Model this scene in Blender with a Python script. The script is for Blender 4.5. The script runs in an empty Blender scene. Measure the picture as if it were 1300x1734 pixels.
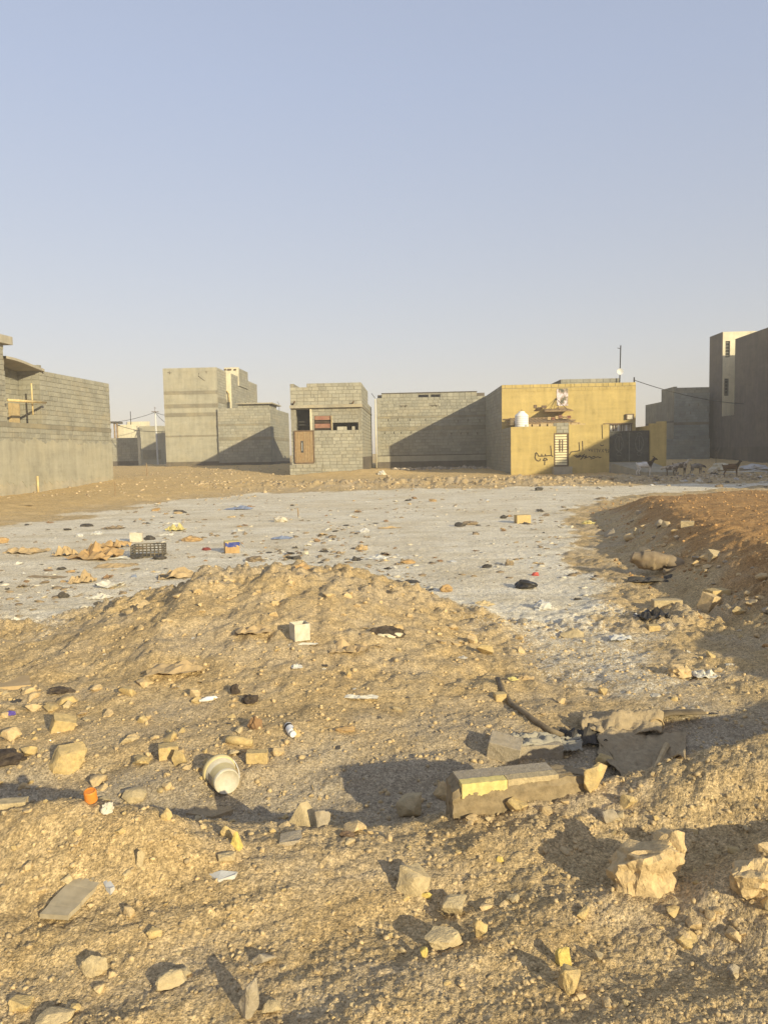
import bpy, bmesh, math, random
import numpy as np
from mathutils import Vector, Matrix, Euler

# ------------------------------------------------------------------ camera, sky, sun, exposure
scn = bpy.context.scene
COL = scn.collection
FPX, CU, CV = 1300.0, 650.0, 867.0
CAM = Vector((0.0, 0.0, 1.6))
PITCH = math.atan(99.0 / FPX)
ROLL = math.radians(1.12)
RM = Matrix.Rotation(math.radians(90) - PITCH, 3, 'X') @ Matrix.Rotation(-ROLL, 3, 'Z')
cd = bpy.data.cameras.new('camera')
cam = bpy.data.objects.new('camera', cd)
COL.objects.link(cam)
cam.matrix_world = Matrix.Translation(CAM) @ RM.to_4x4()
cd.sensor_fit = 'VERTICAL'
cd.sensor_height = 24.0
cd.lens = 24.0 * FPX / 1734.0
cd.clip_start = 0.05
cd.clip_end = 6000
scn.camera = cam

SUN_AZ = math.radians(36.0)      # light travels to the left and away from the camera
SUN_EL = math.radians(16.6)
w = bpy.data.worlds.new('World')
scn.world = w
w.use_nodes = True
wn = w.node_tree.nodes
wl = w.node_tree.links
wn.clear()
sky = wn.new('ShaderNodeTexSky')
sky.sky_type = 'NISHITA'
sky.sun_disc = False
sky.sun_elevation = SUN_EL
sky.sun_rotation = math.radians(180) - SUN_AZ
sky.altitude = 0
sky.air_density = 1.0
sky.dust_density = 0.7
sky.ozone_density = 1.6
hs = wn.new('ShaderNodeGamma')          # dusty air: flatter from zenith to horizon
hs.inputs['Gamma'].default_value = 0.36
bg = wn.new('ShaderNodeBackground')
bg.inputs['Strength'].default_value = 0.15
wo = wn.new('ShaderNodeOutputWorld')
wl.new(sky.outputs[0], hs.inputs['Color'])
tnt = wn.new('ShaderNodeMix')
tnt.data_type = 'RGBA'
tnt.blend_type = 'MULTIPLY'
tnt.inputs[0].default_value = 1.0
wl.new(hs.outputs[0], tnt.inputs[6])
# dust lying low in the air, the same all round the horizon
tc = wn.new('ShaderNodeTexCoord')
sx = wn.new('ShaderNodeSeparateXYZ')
wl.new(tc.outputs['Generated'], sx.inputs[0])
dr_ = wn.new('ShaderNodeValToRGB')
dr_.color_ramp.elements[0].position = 0.0
dr_.color_ramp.elements[0].color = (1.11, 0.985, 0.93, 1)
dr_.color_ramp.elements[1].position = 0.42
dr_.color_ramp.elements[1].color = (1.055, 1.03, 1.155, 1)
wl.new(sx.outputs[2], dr_.inputs[0])
wl.new(dr_.outputs[0], tnt.inputs[7])
wl.new(tnt.outputs[2], bg.inputs[0])
wl.new(bg.outputs[0], wo.inputs[0])

sd = bpy.data.lights.new('sun', 'SUN')
sd.energy = 2.5
sd.angle = math.radians(0.6)
sd.color = (0.98, 0.855, 0.56)
sun = bpy.data.objects.new('sun', sd)
COL.objects.link(sun)
sdir = Vector((-math.sin(SUN_AZ) * math.cos(SUN_EL), math.cos(SUN_AZ) * math.cos(SUN_EL), -math.sin(SUN_EL)))
sun.rotation_euler = sdir.to_track_quat('-Z', 'Y').to_euler()
sun.location = (20, -30, 30)

scn.view_settings.view_transform = 'Standard'
scn.view_settings.look = 'None'
scn.view_settings.gamma = 1.0
scn.view_settings.use_curve_mapping = False
scn.view_settings.exposure = 1.36
scn.cycles.use_denoising = True
scn.cycles.max_bounces = 6
scn.cycles.diffuse_bounces = 3

random.seed(7)
RNG = np.random.default_rng(11)

# ------------------------------------------------------------------ measuring helpers
def ray(u, v):
    return (RM @ Vector(((u - CU) / FPX, -(v - CV) / FPX, -1.0))).normalized()

def P(u, v, Y):
    d = ray(u, v)
    return CAM + d * ((Y - CAM.y) / d.y)

# ------------------------------------------------------------------ numpy noise
_perm = np.random.default_rng(3).permutation(512)
_perm = np.concatenate([_perm, _perm, _perm])
_ga = np.random.default_rng(5).uniform(0, 2 * np.pi, 512)
_gx, _gy = np.cos(_ga), np.sin(_ga)

def perlin(x, y):
    xi = np.floor(x).astype(np.int64)
    yi = np.floor(y).astype(np.int64)
    xf = x - xi
    yf = y - yi
    xi &= 511
    yi &= 511
    def g(ix, iy, dx, dy):
        h = _perm[_perm[ix & 511] + (iy & 511)] & 511
        return _gx[h] * dx + _gy[h] * dy
    uu = xf * xf * xf * (xf * (xf * 6 - 15) + 10)
    vv = yf * yf * yf * (yf * (yf * 6 - 15) + 10)
    a = g(xi, yi, xf, yf)
    b = g(xi + 1, yi, xf - 1, yf)
    c = g(xi, yi + 1, xf, yf - 1)
    d = g(xi + 1, yi + 1, xf - 1, yf - 1)
    return (a + uu * (b - a) + vv * (c - a + uu * (a - b - c + d))) * 1.5

def fbm(x, y, o=4, rough=0.5):
    s = 0
    amp = 1.0
    for i in range(o):
        s = s + amp * perlin(x * 2 ** i + 17.3 * i, y * 2 ** i - 9.1 * i)
        amp *= rough
    return s

def billow(x, y, o=3, rough=0.5):
    s = 0
    amp = 1.0
    for i in range(o):
        s = s + amp * (np.abs(perlin(x * 2 ** i + 31.7 * i, y * 2 ** i + 5.3 * i)) * 2 - 0.5)
        amp *= rough
    return s

def sm(a, b, x):
    t = np.clip((x - a) / (b - a), 0, 1)
    return t * t * (3 - 2 * t)

def gauss(x, y, cx, cy, sx, sy):
    return np.exp(-((x - cx) / sx) ** 2 - ((y - cy) / sy) ** 2)

# ------------------------------------------------------------------ the shape of the land
def toe_x(y):
    return np.interp(y, [0, 4.5, 6.8, 7.9, 10.4, 14.9, 20, 26, 40], [4.2, 3.2, 3.05, 3.1, 3.3, 4.4, 5.4, 8.5, 30])

def left_x(y):
    return np.interp(y, [0, 12, 16, 25, 29, 32, 34], [-16, -13, -8.9, -8.4, -7.2, -5.9, -5.2])

def macro(x, y):
    h = 0.40 * sm(31, 45, y) + 0.32 * sm(46, 62, y)
    # sandy bank left of the salt flat
    lx = left_x(y)
    h = h + 0.22 * sm(0, 4.0, lx - x) * sm(8, 15, y)
    # central heap
    cr = np.interp(x, [-4.4, -3.05, -2.5, -1.9, -1.7, -1.1, -.5, -.05, .22, .55, 1.15],
                   [.03, .09, .22, .40, .50, .54, .50, .40, .28, .13, 0])
    prof = np.where(y < 7.3, sm(3.9, 7.3, y) ** 1.15, 1 - sm(7.45, 8.5, y))
    h = h + cr * prof
    # near berm
    ra = np.interp(x, [-3, -1.5, -.5, .15, .45, 1.0, 1.7, 3.5], [.17, .19, .13, .09, .12, .22, .32, .36])
    yc = np.interp(x, [-3, 0, 1, 2, 4], [2.95, 2.98, 3.22, 3.45, 3.5])
    sg = np.where(y < yc, .55, .27)
    h = h + ra * np.exp(-((y - yc) / sg) ** 2)
    # trench behind it
    h = h - 0.13 * np.exp(-((y - yc - .62) / .42) ** 2) * sm(-3.5, -2, x) * (1 - sm(2.2, 3.4, x))
    # low ridge with the boulder, right foreground
    h = h + 0.17 * gauss(x, y, 1.32, 2.47, .34, .17) + .15 * gauss(x, y, 1.8, 2.62, .4, .2) - .09 * gauss(x, y, 1.0, 2.84, .5, .2)
    h = h - .02 * gauss(x, y, .62, 3.0, .42, .15) - .045 * gauss(x, y, .9, 3.1, .2, .16) + .05 * gauss(x, y, 1.0, 1.9, .6, .35)
    h = h + 0.14 * gauss(x, y, -1.22, 2.83, .30, .18) + .09 * gauss(x, y, -.88, 2.78, .17, .13)
    # tilt of the nearest strip
    h = h + 0.03 * (1 - sm(1.0, 2.4, y))
    # earth platform on the right
    tx = toe_x(y)
    pl = 0.52 * sm(-.1, 1.3, x - tx) * sm(3.5, 6.5, y) * (1 - sm(17.0, 21.5, y))
    pl = pl + 0.10 * sm(.8, 4, x - tx) * sm(6, 9, y) * (1 - sm(16, 22, y))
    h = h + pl
    h = h + 0.95 * gauss(x, y, 5.3, 3.0, 1.5, 1.1)  # unseen heap out of frame, added for the shadow it throws on the right
    # far bund of dug earth
    yb = 36.4 + 0.5 * np.sin(x * .5)
    h = h + 0.20 * np.exp(-((y - yb) / 1.0) ** 2) * sm(-9, -5, x) * (1 - .75 * sm(10, 14, x))
    # sand drift at the corner of the small house
    h = h + 0.34 * gauss(x, y, -.4, 43.6, 2.6, 1.3)
    h = h + .12 * gauss(x, y, -4.0, 43.6, 2.2, 1.0)
    return h

def zones(x, y):
    n = fbm(x * .35 + 3, y * .35, 3)
    n2 = fbm(x * 1.3 - 7, y * 1.3, 3)
    salt = sm(-.8, .9, x - left_x(y) + 1.2 * n)
    near = np.interp(x, [-6, -3, -1, 1, 1.6, 3], [6.6, 7.1, 7.9, 6.9, 7.0, 7.2])
    salt = salt * np.maximum(sm(-2.0, 2.2, y - near + 1.1 * n2) ** 1.2, .36 * sm(.5, 1.4, x) * sm(4.3, 5.4, y + .7 * n2))
    salt = salt * (1 - sm(32.2, 33.8, y + .9 * n))
    salt = salt * (1 - sm(-1.25, -.35, x - toe_x(y) + .5 * n2))
    cr = np.interp(x, [-4.4, -3.05, -2.5, -1.9, 0, .55, 1.15], [.0, .4, 1, 1, 1, .6, 0])
    salt = salt * (1 - cr * (1 - sm(8.1, 8.5, y)))
    red = sm(.25, .9, x - toe_x(y) + .35 * n2) * sm(5.5, 8, y) * (1 - sm(19, 24, y))
    sand = sm(.2, 2.5, left_x(y) - x + .6 * n) * sm(9, 13, y)
    sand = np.maximum(sand, sm(37.5, 39, y + .5 * n))
    return np.clip(salt, 0, 1), np.clip(red, 0, 1), np.clip(sand, 0, 1)

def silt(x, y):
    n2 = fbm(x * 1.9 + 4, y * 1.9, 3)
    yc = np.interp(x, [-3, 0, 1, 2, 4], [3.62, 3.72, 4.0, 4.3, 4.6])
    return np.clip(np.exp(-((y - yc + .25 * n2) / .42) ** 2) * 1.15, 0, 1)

def H(x, y):
    x = np.asarray(x, dtype=float)
    y = np.asarray(y, dtype=float)
    salt, red, sand = zones(x, y)
    dirt = np.clip(1 - salt - .8 * sand, 0, 1)
    h = macro(x, y)
    dist = np.clip(y, 0, 200)
    # broad unevenness
    h = h + .035 * fbm(x * .8, y * .8, 2) * (1 - .8 * salt) * sm(1, 6, y + 4)
    # clods on the heap, bund and the platform's slope
    heap = dirt * sm(4.0, 5.6, dist) * (1 - .55 * red * sm(0, 1, x - toe_x(y) - .8))
    h = h + heap * (.034 * billow(x * 1.5, y * 1.5, 3, .55) + .015 * billow(x * 5.5 + 4, y * 5.5, 3, .6))
    crest = sm(6.1, 7.2, y) * (1 - sm(7.4, 8.2, y)) * (1 - salt)
    h = h + crest * (.046 * billow(x * 2.6 + 9, y * 2.6, 3, .6) + .03 * billow(x * 7 + 3, y * 7, 2, .6))
    bund = np.exp(-((y - 36.4) / 1.6) ** 2) * sm(-9, -5, x) * (1 - .6 * sm(10, 14, x))
    h = h + bund * (.12 * billow(x * 1.4, y * 1.4, 3, .65) + .05 * billow(x * 5, y * 5, 2))
    # trodden and rutted ground in front
    fg = (1 - sm(3.9, 5.2, dist))
    rx = x * .94 + y * .34
    ry = -x * .34 + y * .94
    h = h + fg * (.027 * fbm(rx * 0.9, ry * 3.6, 2) + .006 * billow(rx * 4, ry * 8.5, 3, .55)
                  + .0035 * billow(x * 14, y * 14, 2, .6))
    rid = np.exp(-((y - 3.15) / .6) ** 2) * sm(-.2, .4, np.abs(x + .1))
    h = h + rid * .014 * billow(x * 4.5 + 2, y * 4.5, 3, .6)
    # grain
    gr = (1 - sm(5, 11, dist)) * (.35 + .65 * dirt)
    h = h + gr * (.0034 * billow(x * 38, y * 38, 2, .6) + .0030 * perlin(x * 95, y * 95) * (1 - sm(3, 5.5, dist)))
    lump = np.clip(fbm(x * 2.1 + 8, y * 2.1, 2), 0, 1) * (1 - sm(6, 9, dist)) * (1 - salt)
    h = h + lump * .011 * billow(x * 9, y * 9, 3, .6)
    # salt crust
    h = h + salt * (.010 * fbm(x * 1.1, y * 1.1, 3) + .006 * billow(x * 6, y * 6, 2)) * 1.0
    h = h + salt * .004 * billow(x * 22, y * 22, 2) * (1 - sm(10, 20, dist))
    h = h + sand * (.03 * fbm(x * .9, y * .9, 3) + .012 * billow(x * 3.5, y * 3.5, 2)) * sm(6, 9, dist)
    return h

def Hs(x, y):
    return float(H(np.array([x]), np.array([y]))[0])

def G(u, v, lift=0.0):
    """point of the land seen at a picture position"""
    d = ray(u, v)
    t = 1.2 * (90 / 1.2) ** np.linspace(0, 1, 260)
    for _ in range(2):
        xs = CAM.x + d.x * t
        ys = CAM.y + d.y * t
        zs = CAM.z + d.z * t
        dh = zs - macro(xs, ys)
        i = int(np.argmax(dh < 0))
        if dh[i] >= 0:
            i = len(t) - 1
            break
        t = np.linspace(t[max(i - 1, 0)], t[i], 24)
    x, y = float(xs[i]), float(ys[i])
    return Vector((x, y, Hs(x, y) + lift))

# ------------------------------------------------------------------ materials
MATS = {}

def nd(nt, typ, **kw):
    n = nt.nodes.new(typ)
    for k, val in kw.items():
        if k in n.inputs:
            n.inputs[k].default_value = val
        else:
            setattr(n, k, val)
    return n

def mixc(nt, fac, a, b, mode='MIX'):
    m = nt.nodes.new('ShaderNodeMix')
    m.data_type = 'RGBA'
    m.blend_type = mode
    for s, v in ((m.inputs[0], fac), (m.inputs[6], a), (m.inputs[7], b)):
        if hasattr(v, 'links') or isinstance(v, bpy.types.NodeSocket):
            nt.links.new(v, s)
        elif isinstance(v, (int, float)):
            s.default_value = v
        else:
            s.default_value = (v[0], v[1], v[2], 1)
    return m.outputs[2]

def ramp(nt, fac, stops):
    r = nt.nodes.new('ShaderNodeValToRGB')
    el = r.color_ramp.elements
    while len(el) > len(stops):
        el.remove(el[-1])
    while len(el) < len(stops):
        el.new(.5)
    for e, (p, c) in zip(el, stops):
        e.position = p
        if isinstance(c, (int, float)):
            c = (c, c, c)
        e.color = (c[0], c[1], c[2], 1)
    nt.links.new(fac, r.inputs[0])
    return r.outputs[0]

def newmat(name, rough=.9):
    m = bpy.data.materials.new(name)
    m.use_nodes = True
    nt = m.node_tree
    b = nt.nodes['Principled BSDF']
    b.inputs['Roughness'].default_value = rough
    b.inputs['Specular IOR Level'].default_value = .25
    MATS[name] = m
    return m, nt, b

def noise(nt, scale, detail=4, rough=.6, coord='Object', vec=None, stretch=None):
    n = nt.nodes.new('ShaderNodeTexNoise')
    n.inputs['Scale'].default_value = scale
    n.inputs['Detail'].default_value = detail
    n.inputs['Roughness'].default_value = rough
    if vec is None:
        if coord == 'World':
            g = nt.nodes.new('ShaderNodeNewGeometry')
            vec = g.outputs['Position']
        else:
            t = nt.nodes.new('ShaderNodeTexCoord')
            vec = t.outputs[coord]
    if stretch:
        mp = nt.nodes.new('ShaderNodeMapping')
        mp.inputs['Scale'].default_value = stretch
        nt.links.new(vec, mp.inputs[0])
        vec = mp.outputs[0]
    nt.links.new(vec, n.inputs['Vector'])
    return n.outputs['Fac']

def bump(nt, b, fac, strength=.4, dist=.02):
    bp = nt.nodes.new('ShaderNodeBump')
    bp.inputs['Strength'].default_value = strength
    bp.inputs['Distance'].default_value = dist
    nt.links.new(fac, bp.inputs['Height'])
    nt.links.new(bp.outputs[0], b.inputs['Normal'])

def plain(name, c, var=.25, scale=8, rough=.85, dust=0.0, bs=.25, bd=.01, island=False, coord='World'):
    """colour with mottling, optional random lightness for each object or each loose piece, optional dust"""
    m, nt, b = newmat(name, rough)
    f = noise(nt, scale, 5, .65, coord)
    lo = [max(0, k * (1 - var)) for k in c]
    hi = [min(1, k * (1 + var)) for k in c]
    col = ramp(nt, f, [(.3, lo), (.7, hi)])
    if island:
        oi = nt.nodes.new('ShaderNodeObjectInfo')
        ge = nt.nodes.new('ShaderNodeNewGeometry')
        ad = nt.nodes.new('ShaderNodeMath')
        ad.operation = 'ADD'
        nt.links.new(oi.outputs['Random'], ad.inputs[0])
        nt.links.new(ge.outputs['Random Per Island'], ad.inputs[1])
        fr = nt.nodes.new('ShaderNodeMath')
        fr.operation = 'FRACT'
        nt.links.new(ad.outputs[0], fr.inputs[0])
        k = island if isinstance(island, float) else .3
        rc = ramp(nt, fr.outputs[0], [(0, (1 - k, 1 - k, 1 - k * .9)), (.5, (1, 1, 1)), (1, (1 + k, 1 + k * .95, 1 + k * .8))])
        col = mixc(nt, 1.0, col, rc, 'MULTIPLY')
    if dust > 0:
        f2 = noise(nt, scale * .6, 6, .7, coord)
        fac = ramp(nt, f2, [(.5 - .3 * dust, 0), (.75 - .2 * dust, dust)])
        col = mixc(nt, fac, col, (.42, .33, .20))
    nt.links.new(col, b.inputs['Base Color'])
    if bs:
        bump(nt, b, noise(nt, scale * 3, 4, .6, coord), bs, bd)
    return m

def block_mat(name, c, k=.16):
    m, nt, b = newmat(name, .95)
    oi = nt.nodes.new('ShaderNodeObjectInfo')
    ge = nt.nodes.new('ShaderNodeNewGeometry')
    ad = nt.nodes.new('ShaderNodeMath')
    nt.links.new(oi.outputs['Random'], ad.inputs[0])
    nt.links.new(ge.outputs['Random Per Island'], ad.inputs[1])
    fr = nt.nodes.new('ShaderNodeMath')
    fr.operation = 'FRACT'
    nt.links.new(ad.outputs[0], fr.inputs[0])
    lo = [x * (1 - k) for x in c]
    hi = [min(1, x * (1 + k)) for x in c]
    col = ramp(nt, fr.outputs[0], [(0, lo), (.45, c), (.8, [c[0] * 1.04, c[1] * 1.03, c[2]]), (1, hi)])
    f = noise(nt, 1.1, 6, .65, 'World')
    col = mixc(nt, 1.0, col, ramp(nt, f, [(.25, .80), (.75, 1.14)]), 'MULTIPLY')
    f = noise(nt, 14, 4, .7, 'World')
    col = mixc(nt, 1.0, col, ramp(nt, f, [(.2, .82), (.8, 1.15)]), 'MULTIPLY')
    # rising dust and stains
    f = noise(nt, .5, 5, .6, 'World', stretch=(1, 1, 2.4))
    col = mixc(nt, ramp(nt, f, [(.5, 0), (.75, .35)]), col, (.44, .35, .21))
    nt.links.new(col, b.inputs['Base Color'])
    bump(nt, b, noise(nt, 35, 3, .7, 'World'), .5, .01)
    return m

def plaster_mat(name, c, streak=.25, scale=.6, dust=.3):
    m, nt, b = newmat(name, .92)
    f = noise(nt, scale, 7, .68, 'World')
    col = ramp(nt, f, [(.28, [x * (1 - streak) for x in c]), (.5, c), (.72, [min(1, x * (1 + streak * .6)) for x in c])])
    f = noise(nt, 1.4, 5, .6, 'World', stretch=(2.5, 2.5, .35))
    col = mixc(nt, 1.0, col, ramp(nt, f, [(.3, .84), (.65, 1.06)]), 'MULTIPLY')
    f = noise(nt, .8, 6, .7, 'World', stretch=(.35, .35, 3))
    col = mixc(nt, 1.0, col, ramp(nt, f, [(.3, .88), (.7, 1.08)]), 'MULTIPLY')
    f = noise(nt, .55, 6, .65, 'World')
    col = mixc(nt, ramp(nt, f, [(.46, 0), (.64, dust)]), col, (.47, .38, .21))
    f = noise(nt, 2.2, 6, .75, 'World')
    col = mixc(nt, 1.0, col, ramp(nt, f, [(.30, .80), (.45, 1.0), (.7, 1.07)]), 'MULTIPLY')
    nt.links.new(col, b.inputs['Base Color'])
    bump(nt, b, noise(nt, 9, 6, .7, 'World'), .45, .02)
    return m

def ground_mat():
    m, nt, b = newmat('ground', .97)
    b.inputs['Specular IOR Level'].default_value = .15
    at = nt.nodes.new('ShaderNodeAttribute')
    at.attribute_name = 'zone'
    sp = nt.nodes.new('ShaderNodeSeparateColor')
    nt.links.new(at.outputs['Color'], sp.inputs[0])
    salt, red, sand = sp.outputs[0], sp.outputs[1], sp.outputs[2]
    big = noise(nt, .55, 6, .62, 'World')
    mid = noise(nt, 3.2, 6, .66, 'World')
    fine = noise(nt, 22, 5, .72, 'World')
    grit = noise(nt, 110, 3, .7, 'World')
    dirt = ramp(nt, mid, [(.25, (.375, .262, .13)), (.45, (.495, .36, .187)), (.62, (.565, .424, .234)), (.8, (.62, .48, .285))])
    dirt = mixc(nt, ramp(nt, big, [(.42, 0), (.68, .7)]), dirt, (.54, .393, .196))
    dirt = mixc(nt, 1.0, dirt, ramp(nt, fine, [(.25, (.66, .65, .63)), (.75, (1.26, 1.25, 1.21))]), 'MULTIPLY')
    # damp grey silt patches
    f = noise(nt, 1.1, 5, .6, 'World', stretch=(1, 1.6, 1))
    dirt = mixc(nt, ramp(nt, f, [(.47, 0), (.62, .6)]), dirt, (.50, .40, .262))
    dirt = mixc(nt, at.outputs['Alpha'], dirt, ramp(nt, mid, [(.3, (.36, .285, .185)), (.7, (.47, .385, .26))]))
    redc = ramp(nt, mid, [(.3, (.34, .19, .075)), (.55, (.44, .255, .10)), (.75, (.52, .33, .15))])
    redc = mixc(nt, 1.0, redc, ramp(nt, fine, [(.25, .7), (.75, 1.25)]), 'MULTIPLY')
    col = mixc(nt, red, dirt, redc)
    sandc = ramp(nt, mid, [(.3, (.51, .352, .155)), (.55, (.59, .418, .195)), (.8, (.63, .47, .24))])
    sandc = mixc(nt, 1.0, sandc, ramp(nt, fine, [(.3, .86), (.75, 1.12)]), 'MULTIPLY')
    col = mixc(nt, sand, col, sandc)
    # pale salt crust broken by brown stains
    sc = ramp(nt, fine, [(.3, (.64, .565, .42)), (.5, (.845, .765, .60)), (.72, (.93, .87, .72))])
    f = noise(nt, 1.0, 7, .72, 'World', stretch=(.7, 1.4, 1))
    sc = mixc(nt, ramp(nt, f, [(.44, 0), (.66, .75)]), sc, (.56, .47, .31))
    f = noise(nt, 5.0, 6, .75, 'World', stretch=(.8, 1.5, 1))
    sc = mixc(nt, ramp(nt, f, [(.55, 0), (.68, .7)]), sc, (.38, .31, .20))
    f = noise(nt, .28, 6, .7, 'World')
    sc = mixc(nt, ramp(nt, f, [(.46, 0), (.64, .5)]), sc, (.62, .50, .31))
    f = noise(nt, 14, 3, .8, 'World', stretch=(.6, 1.2, 1))
    sc = mixc(nt, ramp(nt, f, [(.60, 0), (.70, .6)]), sc, (.33, .27, .17))
    f2 = noise(nt, 48, 4, .7, 'World')
    sm_ = nt.nodes.new('ShaderNodeMath')
    sm_.operation = 'MULTIPLY_ADD'
    nt.links.new(f2, sm_.inputs[0])
    sm_.inputs[1].default_value = 1.1
    nt.links.new(salt, sm_.inputs[2])
    fac = ramp(nt, sm_.outputs[0], [(.78, 0), (1.22, 1)])
    fm = nt.nodes.new('ShaderNodeMath')
    fm.operation = 'MULTIPLY'
    nt.links.new(fac, fm.inputs[0])
    fm.inputs[1].default_value = .93
    col = mixc(nt, fm.outputs[0], col, sc)
    col = mixc(nt, 1.0, col, ramp(nt, grit, [(.33, .66), (.5, 1.0), (.67, 1.28)]), 'MULTIPLY')
    geo = nt.nodes.new('ShaderNodeNewGeometry')
    crumbs = []
    gmask = ramp(nt, noise(nt, 1.5, 4, .6, 'World'), [(.36, .15), (.64, 1.0)])
    for sc_, k0, k1 in ((64, .78, 1.18), (150, .72, 1.24)):
        vo = nt.nodes.new('ShaderNodeTexVoronoi')
        vo.inputs['Scale'].default_value = sc_
        nt.links.new(geo.outputs['Position'], vo.inputs['Vector'])
        sv = nt.nodes.new('ShaderNodeSeparateColor')
        nt.links.new(vo.outputs['Color'], sv.inputs[0])
        col = mixc(nt, 1.0, col, ramp(nt, sv.outputs[0], [(0, k0), (.5, 1.0), (1, k1)]), 'MULTIPLY')
        mu = nt.nodes.new('ShaderNodeMath')
        mu.operation = 'MULTIPLY'
        nt.links.new(vo.outputs['Distance'], mu.inputs[0])
        nt.links.new(gmask, mu.inputs[1])
        crumbs.append(mu.outputs[0])
    nt.links.new(col, b.inputs['Base Color'])
    bp = nt.nodes.new('ShaderNodeBump')
    bp.inputs['Strength'].default_value = .7
    bp.inputs['Distance'].default_value = .008
    nt.links.new(grit, bp.inputs['Height'])
    bp2 = nt.nodes.new('ShaderNodeBump')
    bp2.inputs['Strength'].default_value = .7
    bp2.inputs['Distance'].default_value = .025
    nt.links.new(fine, bp2.inputs['Height'])
    last = bp2.outputs[0]
    for dsock, dist_ in zip(crumbs, (.0055, .003)):
        b3 = nt.nodes.new('ShaderNodeBump')
        b3.invert = True
        b3.inputs['Strength'].default_value = .6
        b3.inputs['Distance'].default_value = dist_
        nt.links.new(dsock, b3.inputs['Height'])
        nt.links.new(last, b3.inputs['Normal'])
        last = b3.outputs[0]
    nt.links.new(last, bp.inputs['Normal'])
    nt.links.new(bp.outputs[0], b.inputs['Normal'])
    return m

ground_mat()
block_mat('block', (.305, .290, .235))
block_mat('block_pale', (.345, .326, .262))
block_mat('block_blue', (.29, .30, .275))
plain('mortar', (.25, .23, .18), .2, 5, .97)
plaster_mat('plaster_grey', (.36, .335, .258), .16, dust=.16)
plaster_mat('plaster_band', (.235, .212, .16), .16)
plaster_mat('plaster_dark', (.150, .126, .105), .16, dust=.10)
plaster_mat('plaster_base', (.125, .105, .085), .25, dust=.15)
plaster_mat('plaster_cream', (.66, .60, .44), .1, dust=.1)
plaster_mat('plaster_yellow', (.495, .375, .142), .08, dust=.10)
plaster_mat('concrete', (.37, .335, .26), .25)
plain('bitumen', (.085, .072, .058), .35, 3)
plain('void', (.03, .028, .026), .1, 2, bs=0)
plain('timber', (.26, .17, .09), .35, 6, .85, dust=.4)
plain('timber_pale', (.48, .36, .19), .25, 6, .85, dust=.3)
plain('pole_yellow', (.62, .48, .23), .2, 5, .6, dust=.3)
plain('door_brown', (.27, .175, .085), .2, 9, .5, dust=.35)
plain('door_rib', (.36, .25, .13), .2, 9, .5, dust=.35)
plain('shutter_red', (.27, .125, .085), .2, 4, .7, dust=.25)
plain('metal_dark', (.055, .055, .05), .3, 5, .5, dust=.12)
plain('metal_scroll', (.17, .17, .145), .3, 9, .5, dust=.2)
plain('metal_brown', (.12, .075, .045), .3, 6, .55, dust=.2)
plain('slat_cream', (.72, .64, .40), .1, 3, .5)
plain('white_plastic', (.78, .76, .72), .06, 3, .45, dust=.06)
plain('white_dusty', (.60, .555, .45), .2, 25, .7, dust=.5)
plain('bucket_white', (.60, .56, .45), .2, 14, .6, dust=.55)
plain('bucket_rim', (.58, .48, .25), .15, 12, .5, dust=.3)
plain('orange', (.68, .24, .04), .15, 14, .5, dust=.15)
plain('stone_yellow', (.56, .41, .18), .26, 42, .97, dust=.45, bs=.9, bd=.006)
plain('stone_bright', (.62, .47, .14), .26, 42, .97, dust=.15, bs=.9, bd=.006)
plain('stone_pale', (.50, .395, .225), .26, 42, .97, dust=.45, bs=.9, bd=.006)
plain('stone_grey', (.36, .305, .225), .26, 42, .97, dust=.45, bs=.9, bd=.006)
plain('clod', (.57, .42, .22), .28, 38, .98, dust=.3, bs=.9, bd=.006)
plain('gravel', (.47, .355, .195), .25, 60, .97, dust=.15, bs=.5, bd=.004, island=.28)
plain('rubble', (.41, .315, .19), .25, 8, .97, dust=.2, bs=.4, island=.35)
plain('red_clod', (.42, .25, .105), .25, 8, .97, dust=.1, bs=.4, island=.35)
plain('rubble_far', (.36, .30, .235), .3, 4, .97, dust=.1, bs=.4, island=.5)
plain('kerb_concrete', (.25, .19, .11), .35, 26, .95, dust=.35, bs=.6, bd=.006)
plain('kerb_paint', (.66, .54, .20), .2, 30, .85, dust=.35)
plain('rag_dark', (.055, .05, .045), .4, 12, .7, dust=.22)
plain('bag_black', (.022, .022, .024), .4, 12, .35, dust=.18)
plain('burnt', (.06, .045, .035), .5, 20, .9, dust=.2)
plain('cardboard', (.42, .27, .12), .25, 10, .85, dust=.25)
plain('cardboard_dark', (.25, .15, .075), .3, 10, .85, dust=.25)
plain('sack_tan', (.44, .315, .165), .25, 9, .9, dust=.3)
plain('sack_brown', (.235, .175, .11), .3, 10, .9, dust=.35)
plain('sack_pale', (.60, .53, .37), .2, 5, .8, dust=.2)
plain('sack_white', (.48, .47, .45), .25, 4, .7, dust=.1)
plain('paper', (.62, .585, .49), .18, 30, .8, dust=.35)
plain('film', (.54, .53, .49), .15, 30, .45, dust=.3)
plain('red_plastic', (.55, .10, .08), .2, 20, .5, dust=.15)
plain('maroon', (.20, .04, .035), .2, 20, .6, dust=.15)
plain('blue_plastic', (.20, .25, .36), .2, 20, .4, dust=.3)
plain('purple', (.10, .07, .28), .3, 20, .4, dust=.1)
plain('crate_black', (.045, .042, .036), .3, 12, .6, dust=.4)
plain('board_grey', (.37, .31, .21), .22, 18, .95, dust=.3, bs=.15, bd=.002)
plain('hose', (.155, .115, .07), .3, 20, .8, dust=.45)
plain('sheet_earth', (.36, .275, .165), .3, 30, .95, dust=.6, bs=.8, bd=.008)
plain('sheet_dark', (.15, .115, .07), .3, 8, .8, dust=.25)
plain('yellow_wrap', (.56, .47, .17), .2, 12, .5, dust=.35)
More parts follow.
